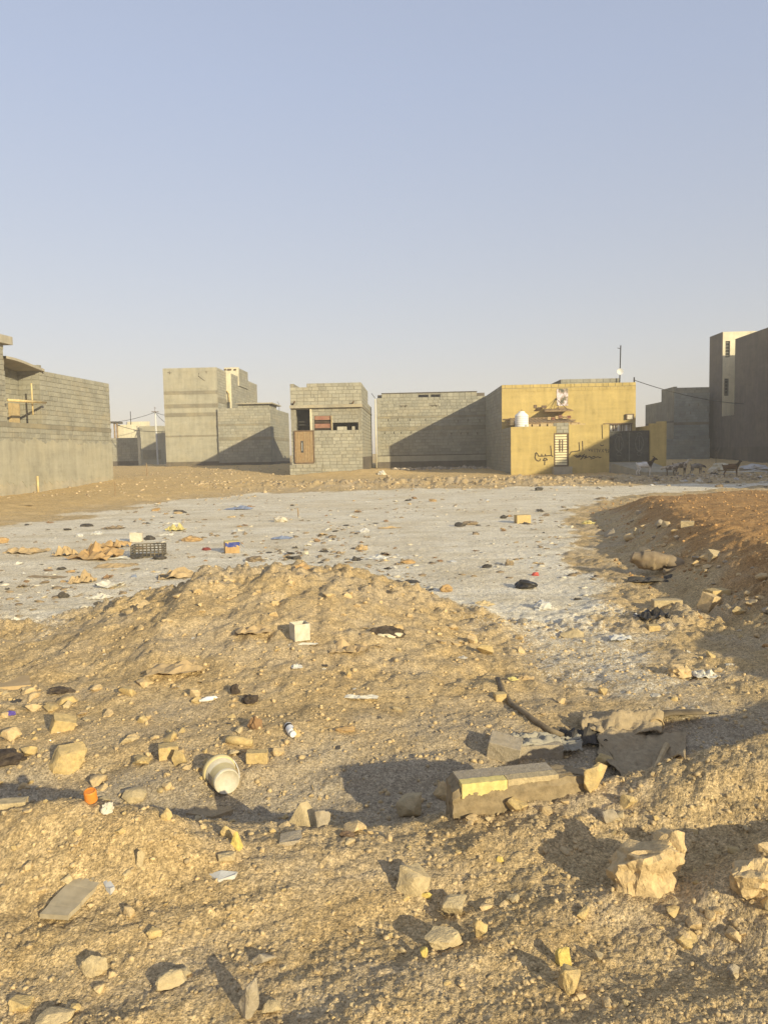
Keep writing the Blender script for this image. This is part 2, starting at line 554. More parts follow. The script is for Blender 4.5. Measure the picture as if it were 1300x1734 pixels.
plain('wire', (.03, .03, .03), .1, 2, .6, bs=0)
plain('galvanised', (.62, .61, .58), .1, 4, .4)
plain('paint_black', (.06, .045, .03), .4, 6, .8, bs=0)
plain('twig', (.16, .12, .085), .3, 9, .95)

def poster_mat():
    m, nt, b = newmat('poster', .6)
    t = nt.nodes.new('ShaderNodeTexCoord')
    f = noise(nt, 3.2, 3, .6, 'Object', stretch=(1.6, 1, 1))
    c = ramp(nt, f, [(.30, (.05, .06, .045)), (.42, (.16, .15, .11)), (.48, (.33, .24, .17)), (.55, (.55, .48, .50)), (.66, (.72, .66, .66)), (.8, (.28, .20, .30))])
    nt.links.new(c, b.inputs['Base Color'])
poster_mat()

def printed_mat():
    m, nt, b = newmat('printed_card', .6)
    f = noise(nt, 9, 2, .5, 'Object')
    c = ramp(nt, f, [(.38, (.03, .05, .22)), (.47, (.08, .09, .25)), (.52, (.55, .36, .10)), (.60, (.46, .30, .13))])
    nt.links.new(c, b.inputs['Base Color'])
printed_mat()

def goat_mat(name, body, head, xsplit=.22, patch=None):
    m, nt, b = newmat(name, .95)
    t = nt.nodes.new('ShaderNodeTexCoord')
    s = nt.nodes.new('ShaderNodeSeparateXYZ')
    nt.links.new(t.outputs['Object'], s.inputs[0])
    n = noise(nt, 5, 3, .6, 'Object')
    a = nt.nodes.new('ShaderNodeMath')
    a.operation = 'MULTIPLY_ADD'
    nt.links.new(n, a.inputs[0])
    a.inputs[1].default_value = .25
    nt.links.new(s.outputs[0], a.inputs[2])
    zz = nt.nodes.new('ShaderNodeMath')
    zz.operation = 'MULTIPLY_ADD'
    nt.links.new(s.outputs[2], zz.inputs[0])
    zz.inputs[1].default_value = .55
    nt.links.new(a.outputs[0], zz.inputs[2])
    f = ramp(nt, zz.outputs[0], [(xsplit + .49, 0), (xsplit + .52, 1)])
    bodyc = body
    if patch:
        pn = noise(nt, 4.5, 2, .5, 'Object')
        bodyc = mixc(nt, ramp(nt, pn, [(.50, 0), (.54, 1)]), body, patch)
    col = mixc(nt, f, bodyc, head)
    fn = noise(nt, 40, 3, .6, 'Object', stretch=(1, 1, .3))
    col = mixc(nt, 1.0, col, ramp(nt, fn, [(.3, .75), (.7, 1.2)]), 'MULTIPLY')
    nt.links.new(col, b.inputs['Base Color'])
goat_mat('goat_white', (.66, .63, .58), (.035, .018, .012), .12)
goat_mat('goat_patch', (.115, .085, .062), (.50, .43, .33), .30, (.40, .34, .27))
goat_mat('goat_grey', (.17, .14, .115), (.13, .10, .08), .3, (.26, .225, .185))
goat_mat('goat_brown', (.115, .060, .028), (.045, .026, .016), .22)

# ------------------------------------------------------------------ mesh helpers
class MB:
    def __init__(s):
        s.v = []
        s.f = []
    def quad(s, a, b, c, d):
        n = len(s.v)
        s.v += [tuple(a), tuple(b), tuple(c), tuple(d)]
        s.f.append((n, n + 1, n + 2, n + 3))
    def box(s, x0, x1, y0, y1, z0, z1):
        n = len(s.v)
        s.v += [(x0, y0, z0), (x1, y0, z0), (x1, y1, z0), (x0, y1, z0), (x0, y0, z1), (x1, y0, z1), (x1, y1, z1), (x0, y1, z1)]
        s.f += [(n, n + 3, n + 2, n + 1), (n + 4, n + 5, n + 6, n + 7), (n, n + 1, n + 5, n + 4), (n + 1, n + 2, n + 6, n + 5), (n + 2, n + 3, n + 7, n + 6), (n + 3, n, n + 4, n + 7)]
        return s
    def obox(s, M, sx, sy, sz):
        n = len(s.v)
        for z in (-.5, .5):
            for x, y in ((-.5, -.5), (.5, -.5), (.5, .5), (-.5, .5)):
                s.v.append(tuple(M @ Vector((x * sx, y * sy, z * sz))))
        s.f += [(n, n + 3, n + 2, n + 1), (n + 4, n + 5, n + 6, n + 7), (n, n + 1, n + 5, n + 4), (n + 1, n + 2, n + 6, n + 5), (n + 2, n + 3, n + 7, n + 6), (n + 3, n, n + 4, n + 7)]
        return s
    def block(s, x0, x1, z0, z1, y=0.0, d=.05, c=.008):
        """wall block: chamfered face towards -y"""
        n = len(s.v)
        for (a, b_, yy) in ((0, 0, y + d), (0, 0, y + c), (c, c, y)):
            s.v += [(x0 + a, yy, z0 + b_), (x1 - a, yy, z0 + b_), (x1 - a, yy, z1 - b_), (x0 + a, yy, z1 - b_)]
        for k in (0, 4):
            for i in range(4):
                j = (i + 1) % 4
                s.f.append((n + k + i, n + k + j, n + k + 4 + j, n + k + 4 + i))
        s.f.append((n + 8, n + 9, n + 10, n + 11))
        return s
    def tube(s, pts, r, seg=8, cap=True):
        pts = [Vector(p) for p in pts]
        rs = r if isinstance(r, (list, tuple)) else [r] * len(pts)
        n = len(s.v)
        for i, p in enumerate(pts):
            t = (pts[min(i + 1, len(pts) - 1)] - pts[max(i - 1, 0)]).normalized()
            a = t.cross(Vector((0, 0, 1)))
            if a.length < .05:
                a = t.cross(Vector((1, 0, 0)))
            a.normalize()
            b = t.cross(a)
            for k in range(seg):
                an = 2 * math.pi * k / seg
                s.v.append(tuple(p + (a * math.cos(an) + b * math.sin(an)) * rs[i]))
        for i in range(len(pts) - 1):
            for k in range(seg):
                k2 = (k + 1) % seg
                s.f.append((n + i * seg + k, n + i * seg + k2, n + (i + 1) * seg + k2, n + (i + 1) * seg + k))
        if cap:
            s.f.append(tuple(n + k for k in range(seg)))
            m = n + (len(pts) - 1) * seg
            s.f.append(tuple(m + k for k in reversed(range(seg))))
        return s
    def lathe(s, prof, seg=24, M=None):
        n = len(s.v)
        for (r, z) in prof:
            for k in range(seg):
                an = 2 * math.pi * k / seg
                p = Vector((r * math.cos(an), r * math.sin(an), z))
                s.v.append(tuple(M @ p if M else p))
        for i in range(len(prof) - 1):
            for k in range(seg):
                k2 = (k + 1) % seg
                s.f.append((n + i * seg + k, n + i * seg + k2, n + (i + 1) * seg + k2, n + (i + 1) * seg + k))
        return s
    def mesh(s, name):
        me = bpy.data.meshes.new(name)
        me.from_pydata(s.v, [], s.f)
        me.update()
        return me
    def build(s, name, mat, parent=None, smooth=False, fix=True):
        me = s.mesh(name)
        if fix:
            bm = bmesh.new()
            bm.from_mesh(me)
            bmesh.ops.recalc_face_normals(bm, faces=bm.faces)
            bm.to_mesh(me)
            bm.free()
        return link(name, me, mat, parent, smooth)

def link(name, me, mat, parent=None, smooth=False):
    o = bpy.data.objects.new(name, me)
    if mat and not me.materials:
        me.materials.append(MATS[mat])
    if smooth:
        me.polygons.foreach_set('use_smooth', [True] * len(me.polygons))
    COL.objects.link(o)
    if parent:
        o.parent = parent
    return o

def empty(name, loc, rz=0.0, parent=None):
    o = bpy.data.objects.new(name, None)
    o.empty_display_size = .2
    COL.objects.link(o)
    o.location = loc
    o.rotation_euler = (0, 0, rz)
    if parent:
        o.parent = parent
    return o

def tag(o, label, cat, group=None):
    o['label'] = label
    o['category'] = cat
    if group:
        o['group'] = group
    return o

def stuff(o):
    o['kind'] = 'stuff'
    return o

# ------------------------------------------------------------------ the ground
def build_ground():
    dense = np.linspace(-.66, .66, 640)
    side = .66 + (9 - .66) * (np.linspace(0, 1, 56)[1:] ** 2.6)
    S = np.concatenate([-side[::-1], dense, side])
    back = np.linspace(-60, .6, 24)
    near = .8 * (12.5 / .8) ** np.linspace(0, 1, 580)
    mid = 12.5 * (72 / 12.5) ** np.linspace(0, 1, 270)[1:]
    far = 72 * (3000 / 72) ** np.linspace(0, 1, 26)[1:]
    Y = np.concatenate([back, near, mid, far])
    W = np.maximum(Y, .8) + .35
    W = np.where(Y < .8, W + (0.8 - Y) * .35, W)
    X2 = S[None, :] * W[:, None]
    Y2 = np.repeat(Y[:, None], len(S), 1)
    x = X2.ravel()
    y = Y2.ravel()
    z = H(x, y)
    r, c = X2.shape
    me = bpy.data.meshes.new('ground')
    me.vertices.add(r * c)
    me.vertices.foreach_set('co', np.stack([x, y, z], 1).ravel())
    i = np.arange(r * c).reshape(r, c)
    q = np.stack([i[:-1, :-1], i[:-1, 1:], i[1:, 1:], i[1:, :-1]], -1).reshape(-1, 4)
    me.loops.add(q.size)
    me.loops.foreach_set('vertex_index', q.ravel())
    me.polygons.add(len(q))
    me.polygons.foreach_set('loop_start', np.arange(len(q)) * 4)
    me.polygons.foreach_set('loop_total', np.full(len(q), 4))
    me.polygons.foreach_set('use_smooth', np.ones(len(q), bool))
    me.update()
    salt, red, sand = zones(x, y)
    at = me.color_attributes.new('zone', 'FLOAT_COLOR', 'POINT')
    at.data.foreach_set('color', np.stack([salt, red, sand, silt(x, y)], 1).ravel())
    o = link('ground', me, 'ground')
    o['kind'] = 'structure'
    o['label'] = 'rough yellow earth lot with a pale salt crust in the middle'
    return o

build_ground()

# ------------------------------------------------------------------ block walls
BUDGET = {}
REST = {}

def unit_block_mesh(mat):
    key = 'ub_' + mat
    if key not in MATS.get('_cache', {}):
        MATS.setdefault('_cache', {})
        mb = MB().block(0, 1, 0, 1, 0, 1, .0)
        # chamfer written for a 0.40 x 0.19 block face
        mb = MB()
        n = 0
        cx, cz, cy = .02, .042, .16
        for (a, b_, yy) in ((0, 0, 1), (0, 0, cy), (cx, cz, 0)):
            mb.v += [(a, yy, b_), (1 - a, yy, b_), (1 - a, yy, 1 - b_), (a, yy, 1 - b_)]
        for kk in (0, 4):
            for i in range(4):
                j = (i + 1) % 4
                mb.f.append((kk + i, kk + j, kk + 4 + j, kk + 4 + i))
        mb.f.append((8, 9, 10, 11))
        me = mb.mesh('block')
        bm = bmesh.new()
        bm.from_mesh(me)
        bmesh.ops.recalc_face_normals(bm, faces=bm.faces)
        bm.to_mesh(me)
        bm.free()
        # open back: make sure the face looks outwards (-y)
        if me.polygons[8].normal.y > 0:
            me.flip_normals()
        me.materials.append(MATS[mat])
        MATS['_cache'][key] = me
    return MATS['_cache'][key]

def cut_intervals(a, b, holes):
    segs = [(a, b)]
    for h0, h1 in holes:
        out = []
        for s0, s1 in segs:
            if h1 <= s0 or h0 >= s1:
                out.append((s0, s1))
            else:
                if h0 > s0:
                    out.append((s0, h0))
                if h1 < s1:
                    out.append((h1, s1))
        segs = out
    return [s for s in segs if s[1] - s[0] > .05]

def panel_mesh(w, z0, z1, openings, t, y0=.022):
    e = .025 if y0 > 0 else .004
    xs = sorted(set([e, w - e] + [min(max(o[0], e), w - e) for o in openings] + [min(max(o[1], e), w - e) for o in openings]))
    zs = sorted(set([z0, z1] + [min(max(o[2], z0), z1) for o in openings] + [min(max(o[3], z0), z1) for o in openings]))
    def solid(i, j):
        if i < 0 or j < 0 or i >= len(xs) - 1 or j >= len(zs) - 1:
            return False
        cx, cz = (xs[i] + xs[i + 1]) / 2, (zs[j] + zs[j + 1]) / 2
        return not any(o[0] < cx < o[1] and o[2] < cz < o[3] for o in openings)
    mb = MB()
    y1 = t
    for i in range(len(xs) - 1):
        for j in range(len(zs) - 1):
            if not solid(i, j):
                continue
            a, b, c, d = xs[i], xs[i + 1], zs[j], zs[j + 1]
            mb.quad((a, y0, c), (b, y0, c), (b, y0, d), (a, y0, d))
            mb.quad((b, y1, c), (a, y1, c), (a, y1, d), (b, y1, d))
            if not solid(i - 1, j):
                mb.quad((a, y1, c), (a, y0, c), (a, y0, d), (a, y1, d))
            if not solid(i + 1, j):
                mb.quad((b, y0, c), (b, y1, c), (b, y1, d), (b, y0, d))
            if not solid(i, j - 1):
                mb.quad((a, y1, c), (b, y1, c), (b, y0, c), (a, y0, c))
            if not solid(i, j + 1):
                mb.quad((a, y0, d), (b, y0, d), (b, y1, d), (a, y1, d))
    return mb

def wall(root, loc, rz, w, z0, z1, openings=(), t=.22, core='mortar', blocks=None, zb=None, single=True, name='wall',
         course=.205, L=.41, jit=.004, skip=.0, holes=0.0, ragged=None):
    """one wall (its core a part of the house) and its courses of blocks; face at y=0 looking to -y"""
    mb = panel_mesh(w, z0, z1, list(openings), t, .022 if blocks else 0.0)
    wo_ = mb.build(name, core, root, fix=False)
    wo_.location = loc
    wo_.rotation_euler = (0, 0, rz)
    if not blocks:
        return wo_
    rr = random.Random(int(w * 1000) + int(z1 * 977) + len(name))
    lo, hi = zb if zb else (z0, z1)
    n = int(round((hi - lo) / course))
    ch = (hi - lo) / max(n, 1)
    me = unit_block_mesh(blocks)
    M = Matrix.Translation(Vector(loc)) @ Matrix.Rotation(rz, 4, 'Z')
    for k in range(n):
        za, zc = lo + k * ch, lo + (k + 1) * ch
        zm = (za + zc) / 2
        hs_ = [(o[0], o[1]) for o in openings if o[2] < zm < o[3]]
        x = -L * (.5 if k % 2 else 0) - rr.uniform(0, .05)
        while x < w:
            ln = L * rr.choice([1, 1, 1, 1, 1, .5, .75])
            for s0, s1 in cut_intervals(max(x, 0), min(x + ln, w), hs_):
                if rr.random() < skip:
                    continue
                g = .009
                j = rr.uniform(-jit, jit)
                a0, a1 = s0 + g, s1 - g
                b0, b1 = za + g + rr.uniform(-.002, .002), zc - g + rr.uniform(-.002, .002)
                if holes and rr.random() < holes and a1 - a0 > .25:
                    a1 -= .06
                if single and BUDGET.get(root.name, 300) > 0:
                    BUDGET[root.name] = BUDGET.get(root.name, 300) - 1
                    o = bpy.data.objects.new('block', me)
                    COL.objects.link(o)
                    o.parent = wo_
                    o.location = (a0, j, b0)
                    o.scale = (a1 - a0, .05, b1 - b0)
                else:
                    mbr = REST.setdefault((root.name, blocks), (root, MB()))[1]
                    t0 = len(mbr.v)
                    mbr.block(a0, a1, b0, b1, j, .05, .008)
                    mbr.v[t0:] = [tuple(M @ Vector(p)) for p in mbr.v[t0:]]
            x += ln
    return wo_

def finish_blocks():
    for (rn, mat), (root, mb) in REST.items():
        o = mb.build('block_courses', mat, root, fix=False)
        stuff(o)

class B:
    """a building: Empty at its front left corner, x along the front, y inwards"""
    def __init__(s, name, label, cat, loc, yaw, group=None):
        s.o = tag(empty(name, loc, yaw), label, cat, group)
        s.M = Matrix.Translation(Vector(loc)) @ Matrix.Rotation(yaw, 4, 'Z')
        s.I = s.M.inverted()
    def f(s, u, v, y=0.0):
        o = s.I @ CAM
        d = s.I.to_3x3() @ ray(u, v)
        t = (y - o.y) / d.y
        p = o + d * t
        return p.x, p.z
    def s(s, u, v, x):
        o = s.I @ CAM
        d = s.I.to_3x3() @ ray(u, v)
        t = (x - o.x) / d.x
        p = o + d * t
        return p.y, p.z
    def box(s, name, mat, x0, x1, y0, y1, z0, z1, parent=None):
        return MB().box(x0, x1, y0, y1, z0, z1).build(name, mat, parent or s.o, fix=False)
    def tube(s, name, mat, pts, r, seg=8, parent=None):
        return MB().tube(pts, r, seg).build(name, mat, parent or s.o, smooth=True)

HP = math.pi / 2
YAW = math.radians(-2.2)

# ================================================================== BUILDINGS
# ---- small block house with a brown door (centre)
def small_house():
    loc = P(494.5, 790, 45)
    loc.z = 0
    b = B('block_house', 'small grey block house with brown ribbed door and red shuttered window', 'house', loc, YAW)
    o = b.o
    W = b.f(612.5, 700)[0]
    zt = b.f(540, 649)[1]
    D = 10.6
    zl = b.f(550, 690.5)[1]
    zl2 = b.f(550, 685.5)[1]
    zy = b.f(580, 728.5)[1]
    dx0, dz1 = b.f(499, 731)
    dx1, dz0 = b.f(532.5, 783.5)
    vx0, vz1 = b.f(500.5, 691.5)
    vz1 = min(vz1, zl - .06)
    vx1, _ = b.f(525, 728)
    wx0, wz1 = b.f(531.5, 704.5)
    wx1, wz0 = b.f(560.7, 728.3)
    sx0, sz1 = b.f(563, 716)
    sx1, sz0 = b.f(607, 728.3)
    # upper front wall over the lintel, wall under it, thicker yard wall at the foot
    wall(o, (0, 0, 0), 0, W, zl2, zt, [(0, b.f(519, 650)[0], zt - .21, zt + 1)], blocks='block_pale', holes=.06)
    wall(o, (0, .06, 0), 0, W, zy, zl, [(vx0, vx1, zy - 1, vz1), (wx0, wx1, wz0, wz1), (sx0, sx1, sz0, sz1)], blocks='block', name='wall')
    wall(o, (0, -.02, 0), 0, W, 0, zy, [(dx0, dx1, dz0, zy + 1)], blocks='block_pale', t=.24, holes=.10)
    lint = b.box('lintel', 'concrete', -.02, W + .03, -.16, .2, zl, zl2)
    # right side
    side = wall(o, (W, .03, 0), HP, D, 1.42, zt, [(6.5, D + 1, zt - .8, zt + 1)], blocks='block', single=False)
    MB().box(.02, D, .0, .2, 0, 1.42).build('base_band', 'plaster_base', side, fix=False)
    b.box('band', 'plaster_band', W - .02, W + .02, .3, D, zl, zl2 - .02)
    wall(o, (0, D, 0), -HP, D - .03, 0, zt, blocks='block', single=False)
    wall(o, (W, D, 0), math.pi, W, 0, zt - .8, core='block')
    b.box('roof', 'concrete', .1, W - .1, .25, D - .1, zt - 1.0, zt - .8)
    b.box('inner_wall', 'plaster_dark', .2, W - .2, 2.2, 2.35, 0, zt - 1.0)
    # door with ribs
    dr = b.box('door', 'door_brown', dx0 + .02, dx1 - .02, -.10, -.05, dz0 + .02, dz1)
    fr = MB()
    fr.box(dx0 - .03, dx0 + .03, -.13, .0, dz0, dz1 + .06)
    fr.box(dx1 - .03, dx1 + .03, -.13, .0, dz0, dz1 + .06)
    fr.box(dx0 + .03, dx1 - .03, -.13, .0, dz1, dz1 + .06)
    fr.box(dx0 + .03, dx1 - .03, -.13, .0, dz0 - .05, dz0 + .02)
    fr.build('frame', 'metal_brown', dr, fix=False)
    wd = dx1 - dx0
    for fx in (.13, .22, .55, .63, .72, .85, .92):
        MB().box(dx0 + wd * fx - .022, dx0 + wd * fx + .022, -.125, -.10, dz0 + .08, dz1 - .05).build('rib', 'door_rib', dr, fix=False)
    MB().box(dx0 + wd * .32, dx0 + wd * .46, -.115, -.10, dz0 + .6, dz1 - .55).build('grille', 'metal_dark', dr, fix=False)
    MB().tube([(dx0 + wd * .39, -.17, dz0 + .7), (dx0 + wd * .39, -.17, dz1 - .65)], .015, 6).build('handle', 'galvanised', dr)
    # shuttered window
    wn_ = b.box('window', 'void', wx0, wx1, .20, .24, wz0, wz1)
    hh = wz1 - wz0
    for za, zb_ in ((.72, 1.0), (.16, .46)):
        MB().box(wx0 + .03, wx1 - .03, .10, .14, wz0 + hh * za, wz0 + hh * zb_).build('shutter', 'shutter_red', wn_, fix=False)
    for za in (.60, .52, .08):
        MB().box(wx0 + .03, wx1 - .03, .11, .14, wz0 + hh * za, wz0 + hh * (za + .03)).build('slat', 'metal_brown', wn_, fix=False)
    b.box('window_surround', 'timber_pale', wx1 + .01, wx1 + .05, -.01, .05, wz0, wz1)
    # pier between doorway and window, pale lintel over it
    b.box('pier', 'plaster_cream', vx1 + .01, vx1 + .12, .0, .055, zy, zl - .05)
    for k in range(2):
        b.box('slat', 'metal_dark', vx0 + .1, vx1 - .02, .5, .53, zy + .35 + .18 * k, zy + .40 + .18 * k)
    # loose blocks in the slit window
    for (ua, ub) in ((571, 582.5), (583, 587), (596, 600.5)):
        xa, za = b.f(ua, 728)
        xb, zb_ = b.f(ub, 722.5)
        b.box('loose_block', 'block_pale', xa, xb, -.02, .16, zy + .003, zy + .21)
    # step of blocks in front of the door
    st = b.box('step', 'mortar', b.f(491, 800, -.5)[0], b.f(545, 800, -.5)[0], -.5, -.03, 0, dz0 - .10)
    rr = random.Random(4)
    x0, x1 = b.f(491, 800, -.5)[0], b.f(545, 800, -.5)[0]
    nz = 4
    for k in range(nz):
        x = x0 - rr.uniform(0, .2)
        while x < x1:
            a0, a1 = max(x, x0) + .01, min(x + .4, x1) - .01
            if a1 - a0 > .06:
                ob = bpy.data.objects.new('block', unit_block_mesh('block_pale'))
                COL.objects.link(ob)
                ob.parent = st
                ob.location = (a0, -.525 + rr.uniform(-.015, .005), dz0 - .10 - .2 * (k + 1) + .012)
                ob.scale = (a1 - a0, .05, .178)
            x += .4
    b.box('threshold', 'concrete', dx0 - .1, dx1 + .15, -.52, -.03, dz0 - .097, dz0 - .055)
    for uu in (497.5, 596.5):
        x, z = b.f(uu, 684)
        b.tube('spout', 'metal_brown', [(x - .1, .05, z - .08), (x + .1, -.3, z + .12)], .05, 6)
    return b
h3 = small_house()

# ---- long block house behind the shadow
def shadow_house():
    loc = P(639.5, 780, 54)
    loc.z = 0
    b = B('block_house', 'long grey block house with a diagonal shadow across its blank wall', 'house', loc, YAW)
    o = b.o
    W = b.f(823, 720)[0]
    zt = b.f(700, 666)[1]
    zl = b.f(650, 674)[1]
    px0 = b.f(646, 670)[0]
    px1 = b.f(807, 670)[0]
    s0, sz1 = b.f(708, 668.5)
    s1, sz0 = b.f(745, 672.5)
    bands = [b.f(720, 704)[1], b.f(720, 725)[1], b.f(720, 771)[1]]
    zs = [b.f(720, 793)[1], b.f(720, 771.5)[1], b.f(720, 725)[1], b.f(720, 704)[1], zl]
    vent = []
    for uu in (657, 673, 694, 720, 741, 760, 775, 792, 812):
        x, z = b.f(uu, 711.5)
        vent.append((x - .022, x + .022, z - .085, z + .085))
    for uu in (651, 667, 679, 695, 726, 749, 764, 780, 792, 808):
        x, z = b.f(uu, 733.5)
        vent.append((x - .022, x + .022, z - .085, z + .085))
    slit = [(s0, b.f(725, 670)[0], sz0, sz1), (b.f(729, 670)[0], s1, sz0, sz1)]
    BUDGET[o.name] = 300
    wall(o, (0, 0, 0), 0, W, zs[3] + .0, zl, slit, blocks='block', holes=.05)
    wall(o, (0, 0, 0), 0, W, zs[2] + .14, zs[3] - .14, vent, blocks='block', holes=.06)
    wall(o, (0, 0, 0), 0, W, zs[1] + .06, zs[2] - .14, vent, blocks='block', holes=.06)
    pw = wall(o, (px0, .0, 0), 0, px1 - px0, zl, zt, [(a - px0, c - px0, d, e) for a, c, d, e in slit], blocks='block')
    b.box('parapet_cap', 'bitumen', px0 - .02, px1 + .02, -.03, .25, zt, zt + .06)
    b.box('band', 'plaster_band', 0, W, -.012, .2, zs[3] - .14, zs[3])
    b.box('band', 'plaster_band', 0, W, -.012, .2, zs[2] - .14, zs[2] + .14)
    b.box('band', 'plaster_base', 0, W, -.02, .2, zs[1], zs[1] + .06)
    b.box('plinth', 'plaster_grey', 0, W, -.05, .2, .2, zs[1])
    b.box('base_band', 'plaster_base', 0, W, -.07, -.052, .2, b.f(720, 781)[1])
    b.box('back_wall', 'plaster_dark', .05, W - .05, .6, .7, 0, zt - .02)
    wall(o, (0, 9, 0), -HP, 9, 0, zl, core='block', name='wall')
    wall(o, (W, .03, 0), HP, 9, 0, zl, core='block', name='wall')
    wall(o, (W, 9, 0), math.pi, W, 0, zl, core='block', name='wall')
    b.box('roof', 'concrete', .1, W - .1, .3, 8.8, zl - .4, zl - .25)
    # downpipe on the corner
    zz = b.f(637, 676)[1]
    b.tube('downpipe', 'plaster_cream', [(-.09, -.08, .6), (-.09, -.08, zz)], .045, 8)
    b.tube('aerial', 'wire', [(-.1, .1, zl), (-.35, .1, zl + .35)], .02, 5)
    # stencilled marks
    for uu, vv in ((682.5, 688), (735, 687)):
        x, z = b.f(uu, vv)
        mb = MB()
        for k in range(5):
            mb.box(x - .28 + .12 * k, x - .20 + .12 * k, -.012, -.008, z - .06 * (k % 2), z + .06)
        mb.build('stencil', 'paint_black', o, fix=False)
    return b
h4 = shadow_house()

# ---- yellow house with its courtyard wall
def yellow_house():
    loc = P(864.5, 760, 41.4)
    loc.z = 0
    b = B('yellow_house', 'yellow painted house with courtyard wall, graffiti and dark double gate', 'house', loc, math.radians(-1.4))
    o = b.o
    YM = 3.6
    f = b.f
    zc = f(900, 722.5)[1]
    zc2 = f(1000, 719)[1]
    gx0, gz1 = f(1031, 730)
    gx1, gz0 = f(1100, 783)
    px1 = f(1127.5, 760)[0]
    dx0, dz1 = f(937.5, 735.5)
    dx1, dz0 = f(961.5, 788)
    ix0, iz1 = f(943, 716)
    xr = f(962.5, 740)[0]
    # courtyard wall left of door, right of door
    wl_ = wall(o, (0, 0, 0), 0, dx0, 0, zc, core='plaster_yellow', t=.2)
    wr_ = wall(o, (xr, 0, 0), 0, gx0 - xr, 0, zc2, core='plaster_yellow', t=.2)
    inf = b.box('infill_wall', 'mortar', dx0, xr, .02, .2, dz1 + .06, iz1)
    rr = random.Random(2)
    for k in range(3):
        hgt = (iz1 - dz1 - .06) / 3
        x = ix0 - .05
        for ln in ((.36, .28), (.22, .42), (.4, .24))[k]:
            ob = bpy.data.objects.new('block', unit_block_mesh('block_pale'))
            COL.objects.link(ob)
            ob.parent = inf
            ob.location = (x + .01, .0, dz1 + .06 + hgt * k + .01)
            ob.scale = (min(ln, xr - x) - .02, .05, hgt - .02)
            x += ln
    b.box('infill_patch', 'plaster_yellow', dx0 - .003, ix0 - .055, -.002, .19, dz1 + .062, zc - .01)
    # pillar right of the gate and the wall running back from it
    b.box('pillar', 'plaster_yellow', gx1, px1, 0, .3, 0, f(1105, 717)[1])
    b.box('pillar_top', 'plaster_yellow', f(1113, 716)[0], px1 - .003, .004, .29, f(1105, 717)[1] + .002, f(1120, 713.5)[1])
    b.box('side_wall', 'plaster_yellow', px1 - .3, px1 - .02, .31, 4.6, 0, f(1105, 719)[1])
    b.box('far_wall', 'plaster_yellow', f(1076, 720, 3.6)[0], px1 - .31, 4.5, 4.6, 0, f(1085, 719)[1] - .1)
    # outer side of the courtyard (bare blocks)
    BUDGET[o.name] = 300
    x1m, ztm = f(1076, 646, YM)
    x0m = 0.0
    zm0 = f(849, 652, YM)[1]
    Dm = 12.25
    mw = wall(o, (0, YM, 0), 0, x1m, 0, zm0 - .22, core='plaster_yellow', t=.25)
    tc = wall(o, (0, YM, 0), 0, x1m, zm0 - .42, zm0, core='mortar', blocks='plaster_yellow', zb=(zm0 - .42, zm0), t=.22, course=.21, name='parapet')
    tc.location.y = YM - .012
    wall(o, (0, Dm, 0), -HP, Dm - YM - .03, 0, zm0, blocks='block', single=False)
    wall(o, (0, YM, 0), -HP, YM - .03, 0, zc, blocks='block', single=False)
    wall(o, (x1m, YM + .03, 0), HP, Dm - YM, 0, zm0, core='plaster_yellow')
    wall(o, (x1m, Dm, 0), math.pi, x1m, 0, zm0, core='block')
    b.box('roof', 'concrete', .2, x1m - .2, YM + .25, Dm - .2, zm0 - .5, zm0 - .35)
    # low block room on the roof
    rx0, rz1 = f(949, 642.5, 7.0)
    rx1, _ = f(1050, 642, 7.0)
    wall(o, (rx0, 7.0, 0), 0, rx1 - rx0, zm0 - .35, rz1, blocks='block', single=True, name='roof_room')
    wall(o, (rx0, 10, 0), -HP, 2.97, zm0 - .35, rz1, core='plaster_dark', name='roof_room')
    b.box('roof_room_top', 'concrete', rx0 + .05, rx1, 7.25, 10, rz1 - .1, rz1 - .02)
    # horizontal crack line and a plaster ledge on the main wall
    lz = f(900, 698, YM)[1]
    b.box('ledge', 'plaster_yellow', .02, x1m * .62, YM - .012, YM + .02, lz - .02, lz)
    # poster
    px, pz1 = f(942, 658, YM)
    px2, pz0 = f(961, 687, YM)
    po = b.box('poster', 'poster', px, px2, YM - .03, YM - .01, pz0, pz1)
    # awning over the entrance, stays, lamp
    ax0, az = f(922, 695.5, YM - .9)
    ax1, _ = f(970, 695.5, YM - .9)
    aw = MB()
    aw.v += [(ax0 + .1, YM, az + .16), (ax1 - .1, YM, az + .16), (ax1, YM - .95, az), (ax0, YM - .95, az),
             (ax0 + .1, YM, az + .10), (ax1 - .1, YM, az + .10), (ax1, YM - .95, az - .06), (ax0, YM - .95, az - .06)]
    aw.f += [(0, 1, 2, 3), (4, 7, 6, 5), (3, 2, 6, 7), (0, 3, 7, 4), (1, 5, 6, 2), (0, 4, 5, 1)]
    awn = aw.build('awning', 'timber', o)
    for xx in (ax0 + .3, (ax0 + ax1) / 2, ax1 - .3):
        MB().tube([(xx, YM - .9, az), ((ax0 + ax1) / 2, YM, az + .75)], .014, 5).build('stay', 'wire', awn)
    b.box('bracket', 'timber', px + .02, px2 - .1, YM - .08, YM, pz0 - .2, pz0 - .08)
    lx, lz_ = f(906, 695, YM - .3)
    lx2, lz2 = f(920, 689, YM - .3)
    lamp = b.tube('lamp_arm', 'timber', [(lx, YM, lz_), (lx2, YM - .3, lz2)], .045, 6)
    MB().box(lx2 - .12, lx2 + .14, YM - .42, YM - .2, lz2 - .08, lz2 + .08).build('lamp_head', 'metal_brown', lamp, fix=False)
    vx, vz = f(906, 688, YM)
    b.box('vent_plate', 'metal_brown', vx - .08, vx + .08, YM - .05, YM, vz - .1, vz + .08)
    # meter box
    mx0, mz1 = f(1059, 701, YM)
